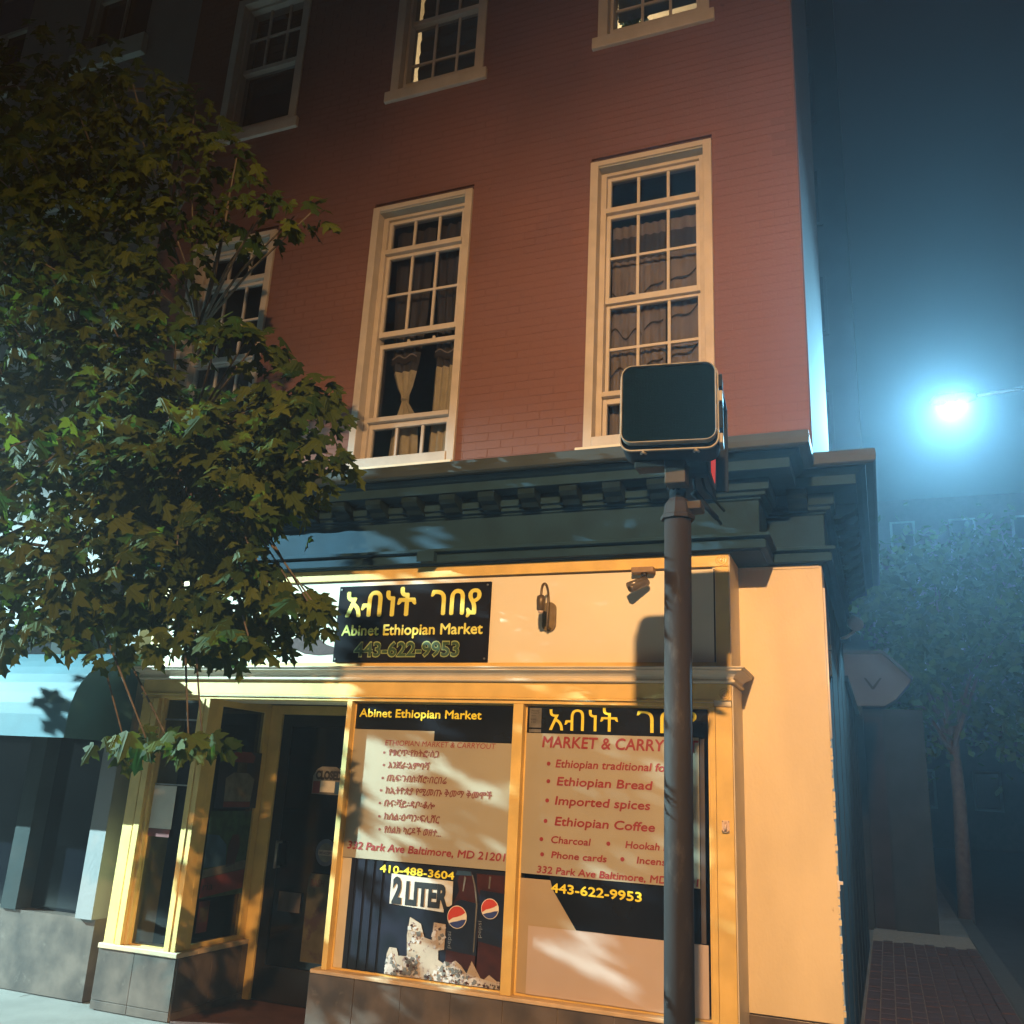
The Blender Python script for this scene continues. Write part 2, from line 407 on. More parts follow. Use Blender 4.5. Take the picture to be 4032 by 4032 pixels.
# ------------------------------------------------------------------ corner building
B = thing('corner_building', 'three storey painted red brick corner building with a cream shopfront under a dark green cornice', 'building')
WALL_Y = 0.40
XL, XR = -6.435, -0.33
tall_c = (-1.4375, -3.455, -5.46); high_c = (-1.425, -3.435, -5.43)
openings = [(c - .485, c + .485, 4.04, 6.575) for c in tall_c] + [(c - .472, c + .472, 7.775, 9.52) for c in high_c]
Z0, Z1 = 3.30, 10.45

def cells(mb, x0, x1, z0, z1, ops, y0, y1):
    xs = sorted({x0, x1, *[o[0] for o in ops], *[o[1] for o in ops]}); zs = sorted({z0, z1, *[o[2] for o in ops], *[o[3] for o in ops]})
    for a, b in zip(zs, zs[1:]):
        run = None
        for c, d in zip(xs, xs[1:]):
            hole = any(o[0] <= (c + d) / 2 <= o[1] and o[2] <= (a + b) / 2 <= o[3] for o in ops)
            if not hole: run = (run[0], d) if run else (c, d)
            if (hole or d == x1) and run:
                mb.box(run[0], run[1], y0, y1, a, b); run = None
wall = MB(); cells(wall, XL, XR, Z0, Z1, openings, WALL_Y + .0021, 0.66)
wall = wall.obj('brick_wall', K['mortar'], B)

rnd = random.Random(11)
BL, BH, J = 0.203, 0.0620, 0.0050
bricks = []
row = 0; z = 3.72
while z < 9.95:
    x = XL + (0 if row % 2 else -BL / 2)
    while x < XR:
        a, b = max(x, XL), min(x + BL, XR)
        segs = [(a, b)]
        for o in openings:
            if o[2] < z + BH - .004 and o[3] > z + .004:
                ns = []
                for s0, s1 in segs:
                    if s1 <= o[0] or s0 >= o[1]: ns.append((s0, s1))
                    else:
                        if s0 < o[0] - .02: ns.append((s0, o[0] - .002))
                        if s1 > o[1] + .02: ns.append((o[1] + .002, s1))
                segs = ns
        for s0, s1 in segs:
            if s1 - s0 > .02: bricks.append((s0, s1, z))
        x += BL + J
    z += BH + J; row += 1
bm_all = []
def key(b):
    c = Vector(((b[0] + b[1]) / 2, .4, b[2])) - EYE
    hid = b[2] < 4.0 or (b[0] < -4.2 and b[2] < 7)
    return (hid, c.length - (0.3 if b[1] - b[0] > .19 else 0))
bricks.sort(key=key)
cache = {}
for i, (s0, s1, z) in enumerate(bricks[:300]):
    k = round((s1 - s0) / .01)
    y = WALL_Y - rnd.uniform(0, .0011)
    w = s1 - s0
    if k not in cache:
        o = MB().box(0, w, 0, .02, 0, BH).obj('brick', K['brick'], wall); cache[k] = o.data
    else:
        o = bpy.data.objects.new('brick', cache[k]); C.objects.link(o); o.parent = wall
    o.location = (s0, y, z + rnd.uniform(-.001, .001)); o.rotation_euler = (0, 0, rnd.uniform(-.006, .006))
rest = MB()
for s0, s1, z in bricks[300:]:
    y = WALL_Y - rnd.uniform(0, .0011); rest.box(s0, s1, y, y + .02, z, z + BH)
tag(rest.obj('brickwork', K['brick'], wall), kind='stuff')

# shell behind the front: side wall, back, floors, roof
side = MB(); side.box(XR + .001, XR + .012, .405, 3.2, 3.7, Z1)
side.obj('side_wall', K['stucco'], B)
sh = MB(); sh.box(XR - .25, XR - .001, .66, 3.2, 3.3, Z1 - .01); sh.box(XL, XL + .25, .66, 3.2, 3.3, Z1 - .01)
sh.box(XL + .26, XR - .26, 3.0, 3.2, 3.3, Z1 - .01)
sh.box(XL + .26, XR - .26, .665, 2.99, 3.3, 3.5); sh.box(XL + .26, XR - .26, .665, 2.99, 6.95, 7.2)
sh.obj('inner_walls', K['dark_room'], B)
rm = MB(); rm.box(-4.5, XR - .27, 2.9, 2.98, 7.21, 10.1); rm.box(-4.5, XR - .27, .665, 2.98, 10.11, 10.3); rm.box(-4.62, -4.52, .665, 2.98, 7.21, 10.1)
rm.obj('lit_room', K['room_wall'], B)
MB().box(XL - .02, XR + .03, .30, 3.3, Z1 + .001, Z1 + .25).obj('roof', K['gutter'], B)

PANE = {}
def pane(parent, x0, x1, y, z0, z1, m):
    k = (round(x1 - x0, 3), round(z1 - z0, 3), m.name)
    if k not in PANE:
        o = MB().box(0, x1 - x0, 0, .004, 0, z1 - z0).obj('pane', m, parent); PANE[k] = o.data
    else:
        o = bpy.data.objects.new('pane', PANE[k]); C.objects.link(o); o.parent = parent
    o.location = (x0, y, z0)

def light(w, xs, zs, y, bar=.011):
    """glazing grid: panes between the bars xs / zs plus the muntins"""
    m = MB()
    for x in xs[1:-1]: m.box(x - bar, x + bar, y - .012, y + .012, zs[0], zs[-1])
    for z in zs[1:-1]:
        for a, b in zip(xs, xs[1:]): m.box(a + (bar if a != xs[0] else 0), b - (bar if b != xs[-1] else 0), y - .010, y + .010, z - bar, z + bar)
    if len(zs) > 2: m.obj('muntin', K['vinyl'], w)
    elif len(xs) > 2:
        for x in xs[1:-1]: MB().box(x - bar, x + bar, y - .012, y + .012, zs[0], zs[-1]).obj('muntin', K['vinyl'], w)
    for a, b in zip(xs, xs[1:]):
        for c, d in zip(zs, zs[1:]):
            pane(w, a + (bar if a != xs[0] else 0), b - (bar if b != xs[-1] else 0), y, c + (bar if c != zs[0] else 0), d - (bar if d != zs[-1] else 0), K['glass'])

def tall_window(cx, open_sash):
    w = part('window', B)
    MB().box(cx - .484, cx + .484, .425, .60, 6.525, 6.574).obj('lintel', K['lintel'], w)  # dark strip in place of the shadow gap above the casing
    ring(MB(), cx - .484, cx + .484, .375, .50, 4.045, 6.522, .066, wb=.0, wt=.045).obj('casing', K['white_frame'], w, bevel=.004)
    MB().box(cx - .417, cx + .417, .381, .388, 4.06, 4.062).obj('drip_bead', K['white_frame'], w)
    s = MB(); s.box(cx - .418, cx + .418, .39, .56, 6.462, 6.476); s.obj('soffit', K['soffit'], w)
    ring(MB(), cx - .418, cx + .418, .47, .60, 4.13, 6.46, .045, wb=.04, wt=.03).obj('jamb', K['white_frame'], w, bevel=.003)
    r = MB()                                        # rails across the jamb
    r.box(cx - .372, cx + .372, .455, .58, 6.075, 6.120)
    r.obj('transom_bar', K['white_frame'], w, bevel=.004)
    MB().box(cx - .372, cx + .372, .450, .58, 4.475, 4.515).obj('transom_bar', K['white_frame'], w, bevel=.004)
    xs = (cx - .34, cx - .118, cx + .122, cx + .34)
    y = .52
    ring(MB(), cx - .372, cx + .372, y - .022, y + .02, 6.121, 6.429, .031).obj('top_light', K['vinyl'], w, bevel=.003)
    light(w, xs, (6.153, 6.398), y)
    ring(MB(), cx - .372, cx + .372, y - .022, y + .02, 5.280, 6.074, .031, wb=.050).obj('upper_sash', K['vinyl'], w, bevel=.003)
    light(w, xs, (5.331, 5.685, 6.043), y)
    y2 = .555
    if open_sash:
        ring(MB(), cx - .371, cx + .371, y2 - .02, y2 + .02, 4.517, 5.228, .028, wb=.032, wt=.040).obj('lower_sash', K['vinyl'], w, bevel=.003)
        pane(w, cx - .342, cx + .342, y2, 4.55, 5.187, K['glass'])
        MB().box(cx - .12 - .01, cx - .12 + .01, .57, .59, 5.23, 5.27).obj('sash_stub', K['vinyl'], w)
        MB().box(cx + .122 - .01, cx + .122 + .01, .57, .59, 5.23, 5.27).obj('sash_stub', K['vinyl'], w)
    else:
        ring(MB(), cx - .371, cx + .371, y2 - .02, y2 + .02, 4.517, 5.278, .028, wb=.034, wt=.020).obj('lower_sash', K['vinyl'], w, bevel=.003)
        light(w, (cx - .342, cx - .118, cx + .122, cx + .342), (4.552, 4.905, 5.257), y2)
    ring(MB(), cx - .372, cx + .372, y - .022, y + .02, 4.150, 4.474, .031, wb=.03, wt=.045).obj('bottom_light', K['vinyl'], w, bevel=.003)
    light(w, xs, (4.181, 4.428), y)
    MB().box(cx - .417, cx + .417, .37, .60, 4.046, 4.128).obj('sill', K['white_frame'], w, bevel=.005)
    MB().box(cx - .53, cx + .49, .33, .56, 3.985, 4.039).obj('ledge', K['moulding'], w, bevel=.006)
    return w

def high_window(cx, grid_low):
    w = part('window', B)
    MB().box(cx - .515, cx + .515, .365, .62, 7.660, 7.774).obj('sill', K['white_frame'], w, bevel=.006)
    ring(MB(), cx - .471, cx + .471, .385, .50, 7.776, 9.51, .085, wb=.0, wt=.08).obj('casing', K['white_frame'], w, bevel=.004)
    ring(MB(), cx - .384, cx + .384, .46, .60, 7.778, 9.428, .028, wb=.125, wt=.03).obj('jamb', K['vinyl'], w, bevel=.003)
    xs = (cx - .354, cx - .12, cx + .123, cx + .354)
    r = MB(); r.box(cx - .355, cx + .355, .49, .58, 8.605, 8.655); r.obj('meeting_rail', K['vinyl'], w, bevel=.003)
    light(w, xs, (8.656, 9.05, 9.396), .52)
    if grid_low: light(w, xs, (7.905, 8.17, 8.604), .545)
    else: light(w, (xs[0], xs[-1]), (7.905, 8.604), .545)
    return w
tall_window(tall_c[0], False); tall_window(tall_c[1], True); tall_window(tall_c[2], False)
high_window(high_c[0], True); high_window(high_c[1], True); high_window(high_c[2], False)

# cornice: one moulded run round the shop bay and the corner pier
prof = [(-.30, 3.105), (.035, 3.105), (.035, 3.112), (.07, 3.115), (.07, 3.165), (.055, 3.17), (.055, 3.178), (.095, 3.185), (.095, 3.205), (.06, 3.215),
        (.03, 3.222), (.03, 3.430), (.045, 3.436), (.045, 3.446), (.075, 3.452), (.075, 3.475), (.10, 3.480), (.10, 3.555), (.24, 3.560), (.24, 3.622),
        (.27, 3.630), (.30, 3.650), (.30, 3.700), (-.30, 3.700)]
def path(o): return [(-5.48 - o, .4), (-5.48 - o, -o), (-.66 + o, -o), (-.66 + o, .4 - o), (-.30 + o, .4 - o), (-.30 + o, 3.6)]
cor = MB().sweep(prof, path, 6).obj('cornice', K['teal'], B, bevel=.003)
gp = [(.302, 3.655), (.345, 3.652), (.362, 3.664), (.366, 3.700), (.362, 3.738), (.352, 3.746), (.302, 3.746)]
MB().sweep(gp, path, 6).obj('gutter', K['gutter'], cor, bevel=.002)
rp = [(-.28, 3.703), (.298, 3.703), (.298, 3.735), (-.28, 3.80)]
MB().sweep(rp, path, 6).obj('cornice_roof', K['roofing'], cor)
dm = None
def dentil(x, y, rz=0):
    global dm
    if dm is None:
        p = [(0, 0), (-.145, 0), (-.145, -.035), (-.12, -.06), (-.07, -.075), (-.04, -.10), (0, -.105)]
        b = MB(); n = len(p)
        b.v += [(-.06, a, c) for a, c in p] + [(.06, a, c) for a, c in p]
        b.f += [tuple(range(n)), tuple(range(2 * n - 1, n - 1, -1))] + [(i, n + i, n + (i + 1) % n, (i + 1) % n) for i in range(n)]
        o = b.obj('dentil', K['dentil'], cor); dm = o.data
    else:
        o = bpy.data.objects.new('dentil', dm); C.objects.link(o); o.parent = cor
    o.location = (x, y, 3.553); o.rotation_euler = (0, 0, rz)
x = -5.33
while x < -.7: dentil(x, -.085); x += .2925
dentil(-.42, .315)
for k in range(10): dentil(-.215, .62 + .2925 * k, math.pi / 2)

# sign band, crown moulding, bay body
bay = MB(); bay.box(-5.31, -.83, .016, .40, 2.165, 3.104)
bay = bay.obj('sign_band', K['panel'], B)
fr = MB()
fr.box(-5.311, -.829, .0, .30, 3.024, 3.103)
fr.obj('top_rail', K['yellow'], bay, bevel=.002)
MB().box(-5.20, -.914, .004, .30, 2.394, 2.428).obj('bottom_rail', K['yellow'], bay, bevel=.002)
MB().box(-.9115, -.829, .0, .30, 2.394, 3.021).obj('stile', K['yellow'], bay, bevel=.002)
MB().box(-5.311, -5.202, .0, .30, 2.394, 3.021).obj('stile', K['yellow'], bay, bevel=.002)
MB().box(-5.185, -.93, .013, .30, 3.012, 3.021).obj('joint_shadow_gap', K['groove'], bay)  # solid dark strip put in for the shade of the joint
MB().box(-.924, -.916, .013, .30, 2.43, 3.011).obj('joint_shadow_gap', K['groove'], bay)
MB().box(-.828, -.822, .006, .40, 2.40, 3.103).obj('end_panel', K['moulding'], bay)
def rosette(x, z, parent):
    m = MB()
    for r in (.031, .018):
        n = 24; b = len(m.v)
        for k in range(n):
            a = 2 * math.pi * k / n
            for dr, dy in ((-.005, 0), (0, -.006), (.005, 0)): m.v.append((x + (r + dr) * math.cos(a), dy - .001, z + (r + dr) * math.sin(a)))
        for k in range(n):
            for q in (0, 1):
                a0 = b + k * 3 + q; a1 = b + ((k + 1) % n) * 3 + q; m.f.append((a0, a0 + 1, a1 + 1, a1))
    m.prism(disc(x, z, .008, 14), -.005, 0)
    m.obj('rosette', K['yellow'], parent, smooth=True)
rosette(-.872, 3.063, bay)
mp = [(-.2, 2.300), (.022, 2.300), (.030, 2.306), (.030, 2.316), (.020, 2.322), (.024, 2.338), (.038, 2.352), (.060, 2.362), (.078, 2.368), (.078, 2.380), (.092, 2.383), (.092, 2.3925), (-.2, 2.3925)]
def mpath(o): return [(-5.31 - o, .40), (-5.31 - o, -o), (-.83 + o, -o), (-.83 + o, .39)]
MB().sweep(mp, mpath, 4).obj('crown_moulding', K['moulding'], B, bevel=.002)
bead = MB(); bead.box(-5.31, -.825, .0, .30, 2.200, 2.299)
frieze = bead.obj('shop_frieze', K['yellow'], B, bevel=.002)
MB().box(-5.31, -.93, -.012, .0, 2.186, 2.199).box(-5.31, -.93, .006, .10, 2.162, 2.184).obj('bead', K['yellow'], frieze, bevel=.002)
rosette(-.866, 2.235, frieze)

# pilasters, mullions, sills
f = part('shop_frame', B)
p1 = MB(); p1.box(-.922, -.825, .0, .40, .30, 2.185)
MB().box(-.922, -.825, .0, .40, 0, 2.1605).obj('pilaster', K['yellow'], f, bevel=.002)
MB().box(-.824, -.817, .012, .40, 0, 2.29).obj('pilaster_side', K['moulding'], f)
q = MB(); q.box(-.940, -.924, -.0, .10, .455, 2.161); q.box(-.962, -.9405, .018, .10, .455, 2.161); q.obj('architrave', K['yellow'], f, bevel=.003)
q = MB(); q.box(-5.295, -5.20, .0, .40, .30, 2.161); q.box(-5.185, -5.13, -.010, .10, .43, 2.161); q.box(-5.129, -5.103, .02, .10, .43, 2.161); q.obj('pilaster', K['yellow'], f, bevel=.003)
MB().box(-3.467, -3.428, .0, .16, .455, 2.161).obj('mullion', K['yellow'], f, bevel=.002)
MB().box(-2.219, -2.150, .0, .16, .455, 2.161).obj('mullion', K['yellow'], f, bevel=.003)
MB().box(-4.752, -4.652, .0, .10, .43, 2.161).box(-4.715, -4.70, -.006, .0, .43, 2.161).obj('mullion', K['yellow'], f, bevel=.002)
MB().box(-3.535, -.93, -.022, .20, .431, .4545).obj('sill', K['sill'], f, bevel=.005)
MB().box(-5.32, -4.610, -.022, .20, .396, .4295).box(-4.700, -4.610, .201, .775, .396, .4295).obj('sill', K['sill'], f, bevel=.005)

def tiles(parent, runs):
    """runs: (x joints, z joints) on the street face"""
    for xs, zs, y in runs:
        for a, b in zip(xs, xs[1:]):
            for c, d in zip(zs, zs[1:]):
                MB().box(a + .002, b - .002, y - .008 - random.Random(a * 7 + c).uniform(0, .002), y, c + .002, d - .002).obj('tile', K['tile'], parent, bevel=.0015)
base = MB(); base.box(-3.545, -.93, .0, .20, 0, .430); base.box(-5.32, -4.622, .0, .20, 0, .395); base.box(-4.80, -4.622, .20, .78, 0, .395)
sr = base.obj('stall_riser', K['grout'], B)
tiles(sr, [((-3.545, -3.208, -2.873, -2.533, -2.193, -1.85, -1.511, -1.17, -.93), (0, .094, .430), 0.0),
           ((-5.32, -4.99, -4.622), (0, .06, .395), 0.0)])
for a, b in ((.0, .37), (.37, .70), (.70, .78)):
    for c, d in ((0, .06), (.06, .395)):
        MB().box(-4.622, -4.613, a + .002, b - .002, c + .002, d - .002).obj('tile', K['tile'], sr, bevel=.0015)

# shop interior and vestibule
it = MB()
it.box(-5.30, -.85, 2.6, 2.7, 0, 2.3); it.box(-5.30, -.85, .81, 2.6, 2.17, 2.28); it.box(-5.30, -3.47, .11, .80, 2.19, 2.28); it.box(-3.469, -.85, .11, .80, 2.17, 2.28)
it.box(-5.30, -.85, .81, 2.6, -.002, .01); it.box(-5.40, -5.305, .40, 2.7, 0, 2.3); it.box(-.84, -.80, .65, 2.7, 0, 2.3); it.box(-3.466, -3.43, .17, .80, 0, 2.165)
it.box(-3.428, -.93, .205, 2.5, .38, .44); it.box(-5.1, -4.70, .205, .7, .36, .40)
it.obj('shop_interior', K['dark_room'], B)
MB().box(-4.61, -3.47, -.0, .80, -.001, .012).obj('vestibule_floor', K['paver'], B)
sw = part('side_window', B)
m = MB(); m.box(-4.70, -4.652, .101, .16, .43, 2.19); m.box(-4.70, -4.652, .70, .77, .43, 2.19); m.box(-4.70, -4.652, .161, .699, 2.12, 2.19); m.box(-4.70, -4.652, .161, .699, .43, .46)
m.obj('frame', K['yellow'], sw, bevel=.002)
MB().box(-4.676, -4.672, .161, .699, .461, 2.119).obj('pane', K['shop_glass'], sw)
d = part('door', B)
ring(MB(), -4.665, -3.47, .78, .86, .013, 2.188, .115, wb=0, wt=.07).obj('frame', K['yellow'], d, bevel=.003)
m = MB(); ring(m, -4.548, -3.587, .80, .84, .02, 2.115, .085, wb=.24, wt=.09); m.obj('leaf', K['door'], d, bevel=.002)
MB().box(-4.462, -3.673, .815, .820, .262, 2.024).obj('pane', K['dark_glass'], d)
m = MB(); m.tube([(-4.43, .74, .95), (-4.43, .74, 1.15)], .011); m.tube([(-4.43, .80, .96), (-4.43, .735, .96)], .008); m.tube([(-4.43, .80, 1.14), (-4.43, .735, 1.14)], .008)
m.obj('handle', K['steel'], d, smooth=True)

# shop window glass
for nm, x0, x1, z0, z1 in (('w', -5.102, -4.753, .43, 2.161), ('w', -3.427, -2.220, .455, 2.161), ('w', -2.149, -.963, .455, 2.161)):
    w = part('shop_window', B)
    ring(MB(), x0, x1, .052, .09, z0, z1, .012 if x0 > -5 else .008).obj('frame', K['yellow'], w)
    t = .012 if x0 > -5 else .008
    MB().box(x0 + t, x1 - t, .064, .070, z0 + t, z1 - t).obj('pane', K['shop_glass'], w)
    if x0 < -5:
        MB().box(-5.094, -4.761, .05, .064, 2.000, 2.012).box(-5.094, -4.761, .05, .064, 1.528, 1.538).obj('glazing_bar', K['steel'], w)
MB().box(-3.414, -3.345, .056, .062, .468, 1.14).obj('inner_lining', K['moulding'], B)

# corner pier
MB().box(-.829, -.300, .40, .645, .46, 3.104).obj('corner_pier', K['cream'], B, bevel=.004)
MB().box(-.815, -.315, .392, .40, 3.085, 3.103).obj('pier_bead', K['cream'], B)
MB().box(-.829, -.296, .390, .64, 0.0, .455).obj('pier_base', K['tile'], B, bevel=.003)
MB().tube([(-.292, .392, 2.95), (-.292, .392, 2.25), (-.291, .393, 2.02)], .0065, 8).obj('corner_conduit', K['fixture'], B, smooth=True)
MB().box(-.2995, -.285, .396, .412, 1.16, 1.215).box(-.2848, -.268, .398, .410, 1.195, 1.213).obj('metal_bracket', K['fixture'], B)
# ragged plaster edge along the arris
rnd = random.Random(8); e = MB(); z = .5
while z < 2.35:
    h = rnd.uniform(.02, .09); e.box(-.3005, -.3005 + rnd.uniform(.003, .014), .405, .42, z, z + h * .8); z += h
e.obj('plaster_edge', K['cream'], B)
# dark green side wall of the shop with boards, and the low rear wing
sd = MB(); sd.box(-.60, -.302, .65, 3.6, 0, 3.104)
sd = sd.obj('shop_side_wall', K['rear_green'], B)
for a in (1.1, 1.9, 2.7, 3.45):
    MB().box(-.302, -.298, a, a + .04, .02, 3.10).obj('board_joint', K['rear_green'], sd)
wg = MB(); wg.box(-3.0, -.302, 3.601, 7.3, 0, 2.74)
wg = wg.obj('rear_wing', K['rear_green'], B)
MB().box(-3.02, -.27, 3.602, 7.34, 2.741, 2.80).obj('coping', K['gutter'], wg)
for a in (4.3, 5.2, 6.1, 7.0):
    MB().box(-.302, -.298, a, a + .04, .02, 2.74).obj('board_joint', K['rear_green'], wg)
m = MB(); ring(m, -.31, -.285, 3.0, 3.02, 0, 0.1, .001); 
MB().box(-.30, -.283, .80, .96, 2.62, 2.65).box(-.30, -.287, .82, .94, 2.45, 2.615).obj('meter_box', K['rear_green'], sd)

# ------------------------------------------------------------------ hanging signs, banners, stickers
SB = tag(MB().box(-3.618, -2.423, -.010, .012, 2.432, 2.978).obj('shop_sign', K['sign_black']), 'black rectangular shop sign with yellow lettering fixed on the cream sign band', 'sign')
lettering('አብነት', -3.553, 2.757, .56, .172, -.0125, K['sign_yellow'], SB, shear=0.0, bold=.012)
lettering('ገበያ', -2.872, 2.757, .375, .165, -.0125, K['sign_yellow'], SB, bold=.012)
lettering('Abinet Ethiopian Market', -3.567, 2.620, 1.10, .074, -.0125, K['sign_yellow'], SB, bold=.022)
lettering('443-622-9953', -3.452, 2.470, .825, .100, -.0120, K['outline_ink'], SB, bold=.045, name='number_outline')
lettering('443-622-9953', -3.444, 2.4735, .809, .092, -.0138, K['green_ink'], SB, bold=.012, name='number')
for x, z in ((-3.60, 2.955), (-2.445, 2.955), (-3.60, 2.452), (-2.440, 2.452)):
    MB().prism(disc(x, z, .007, 12), -.015, -.010).obj('screw', K['steel'], SB)
# dark crescent print on the band, partly hidden by the board
cres = [(-4.14, 2.63), (-4.02, 2.545), (-3.88, 2.495), (-3.76, 2.482), (-3.63, 2.49), (-3.63, 2.54), (-3.70, 2.56), (-3.765, 2.60), (-3.785, 2.655), (-3.80, 2.735), (-3.85, 2.76), (-3.92, 2.70), (-3.93, 2.63), (-4.02, 2.60)]
tag(flat(cres, .0135, K['lintel'], None, 'painted_emblem'), 'dark brown curved emblem painted on the cream band left of the black sign', 'emblem')

Y1 = .046
def banner(name, label, cat, poly, y, m, th=.0015):
    return tag(flat(poly, y, m, None, name, th), label, cat)
# window 1
H1 = banner('window_film', 'dark header film across the top of the left display window with yellow name', 'window film', [(-3.414, 1.978), (-2.795, 1.978), (-2.795, 1.914), (-2.232, 1.914), (-2.232, 2.149), (-3.414, 2.149)], Y1, K['black_vinyl'])
lettering('Abinet Ethiopian Market', -3.388, 2.060, .925, .054, Y1 - .002, K['yellow_ink'], H1, bold=.015)
W1 = banner('window_banner', 'white banner with red Amharic lines in the left display window', 'banner', [(-3.414, 1.140), (-2.232, 1.140), (-2.232, 1.911), (-2.798, 1.911), (-2.798, 1.975), (-3.414, 1.975)], Y1, K['banner'])
yb = Y1 - .002
lettering('ETHIOPIAN MARKET & CARRYOUT', -3.165, 1.872, .815, .036, yb, K['red_ink'], W1, shear=.12, bold=.008)
am = [('የቁርጥ፡የክትፎ፡ስጋ', -3.135, .375, 1.806), ('እንጀራ፡አምባሻ', -3.130, .305, 1.724), ('ጤፍ፡ገብስ፡ሽሮ፡በርበሬ', -3.130, .445, 1.640), ('ከኢትዮጵያ የሚመጡ ቅመማ ቅመሞች', -3.135, .775, 1.560), ('ቡና፡ሻይ፡ዳቦ፡ቆሎ', -3.135, .375, 1.478), ('ከሰል፡ዕጣን፡ፍሊሸር', -3.130, .410, 1.394), ('የስልክ ካርዶች ወዘተ...', -3.120, .420, 1.312)]
for t, x, w, z in am:
    lettering(t, x, z, w, .040, yb, K['brown_ink'], W1, shear=.18, bold=.010)
    flat(disc(x - .032, z + .018, .0085, 12), yb, K['brown_ink'], W1, 'bullet')
lettering('332 Park Ave Baltimore, MD 21201', -3.385, 1.196, 1.135, .046, yb, K['red_ink'], W1, shear=.16, bold=.010)
# window 1 poster and the dark cloth beside it
DC = MB()
for k in range(9):
    x = -3.343 + k * .0345; DC.prism([(x, .47), (x + .034, .47), (x + .034, 1.136), (x, 1.136)], .048 + .006 * (k % 2), .058)
tag(DC.obj('dark_cloth', K['navy']), 'dark pleated cloth hanging at the left of the soda poster', 'cloth')
PO = banner('soda_poster', 'torn navy poster of cola bottles on ice in the left display window', 'poster', rect(-3.032, -2.233, .470, 1.134), Y1, K['navy'])
y2 = Y1 - .002; y3 = Y1 - .004; y4 = Y1 - .006
flat([(-2.61, .62), (-2.60, .84), (-2.575, .93), (-2.545, 1.0), (-2.56, 1.06), (-2.535, 1.118), (-2.470, 1.118), (-2.435, 1.05), (-2.425, .965), (-2.405, .90), (-2.395, .75), (-2.398, .56), (-2.61, .56)], y2, K['cola'], PO, 'bottle_print')
flat([(-2.41, .60), (-2.39, .52), (-2.236, .50), (-2.236, 1.110), (-2.43, 1.110), (-2.42, 1.02), (-2.385, .95)], y2, K['cola'], PO, 'bottle_print')
flat([(-2.612, .655), (-2.404, .640), (-2.400, .935), (-2.520, .950), (-2.56, .94), (-2.604, .86)], y3, K['label_navy'], PO, 'label_print')
flat([(-2.396, .725), (-2.236, .702), (-2.236, 1.008), (-2.40, 1.018)], y3, K['label_navy'], PO, 'label_print')
flat([(-3.028,.472),(-3.02,.593),(-3.005,.628),(-2.953,.628),(-2.937,.586),(-2.876,.589),(-2.887,.71),(-2.874,.818),(-2.794,.785),(-2.764,.709),(-2.711,.699),(-2.704,.802),(-2.621,.798),(-2.621,.653),(-2.661,.645),(-2.657,.591),(-2.60,.566),(-2.54,.600),(-2.501,.577),(-2.46,.535),(-2.43,.609),(-2.394,.559),(-2.355,.505),(-2.31,.545),(-2.26,.515),(-2.238,.474)], y3, K['ice'], PO, 'ice_print')
flat([(-2.66, .474), (-2.60, .50), (-2.53, .52), (-2.47, .50), (-2.39, .525), (-2.30, .51), (-2.24, .50), (-2.24, .4735)], y4, K['ice_white'], PO, 'ice_print')
flat([(-3.026, .474), (-3.022, .56), (-2.985, .60), (-2.955, .55), (-2.93, .50), (-2.90, .474)], y4, K['ice_white'], PO, 'ice_print')
rr = random.Random(31)
def inside(x, z): return (-3.02 < x < -2.245 and z < .60 - .11 * abs(math.sin((x + 3.02) * 7.0)) and z > .478) or (-2.885 < x < -2.80 and z < .78) or (-2.70 < x < -2.63 and .66 < z < .78)
for nm, k, n in (('ice_shards_light', 'ice_white', 150), ('ice_shards_dark', 'grey_poster', 90), ('ice_shards_tan', 'cola', 45)):
    b = MB(); c = 0
    while c < n:
        x, z = rr.uniform(-3.02, -2.245), rr.uniform(.478, .78)
        if not inside(x, z) or rr.random() > (1.0 if z < .58 else .25): continue
        q = rr.uniform(.006, .022) * (1 if k != 'cola' else .6); a0 = rr.uniform(0, 6.28)
        tri = [(min(-2.237, max(-3.028, x + q * math.cos(a0 + t_) * rr.uniform(.6, 1.3))), max(.4725, z + q * math.sin(a0 + t_) * rr.uniform(.5, 1.1))) for t_ in (0, 1.5, 2.9, 4.4)]
        yy = y4 - .0008 - .00001 * c - {'ice_white': 0, 'grey_poster': .0016, 'cola': .0028}[k]
        b.v += [(p_[0], yy, p_[1]) for p_ in tri]; m0 = len(b.v) - 4; b.f.append((m0, m0 + 1, m0 + 2, m0 + 3)); c += 1
    tag(b.obj(nm, K[k], PO), kind='stuff')
for pts_ in ([(-2.425, .66), (-2.418, .66), (-2.412, .93), (-2.430, 1.03), (-2.455, 1.10), (-2.462, 1.10), (-2.438, 1.02), (-2.422, .93)], [(-2.52, 1.0), (-2.512, 1.0), (-2.50, 1.08), (-2.512, 1.09)], [(-2.345, 1.03), (-2.335, 1.03), (-2.33, 1.10), (-2.342, 1.10)]):
    flat(pts_, y3 - .001, K['grey_poster'], PO, 'bottle_highlight')
flat([(-2.565, 1.119), (-2.47, 1.119), (-2.462, 1.095), (-2.572, 1.092)], y3 - .0012, K['blue_poster'], PO, 'bottle_cap_print')
LB = flat([(-3.030, 1.066), (-2.588, 1.052), (-2.586, .915), (-2.606, .903), (-2.640, .901), (-2.641, .866), (-3.030, .884)], y4, K['paper'], PO, 'price_label')
lettering('2', -3.015, .896, .068, .145, y4 - .002, K['black'], PO, bold=.05)
lettering('LITER', -2.918, .895, .305, .128, y4 - .002, K['black'], PO, bold=.05)
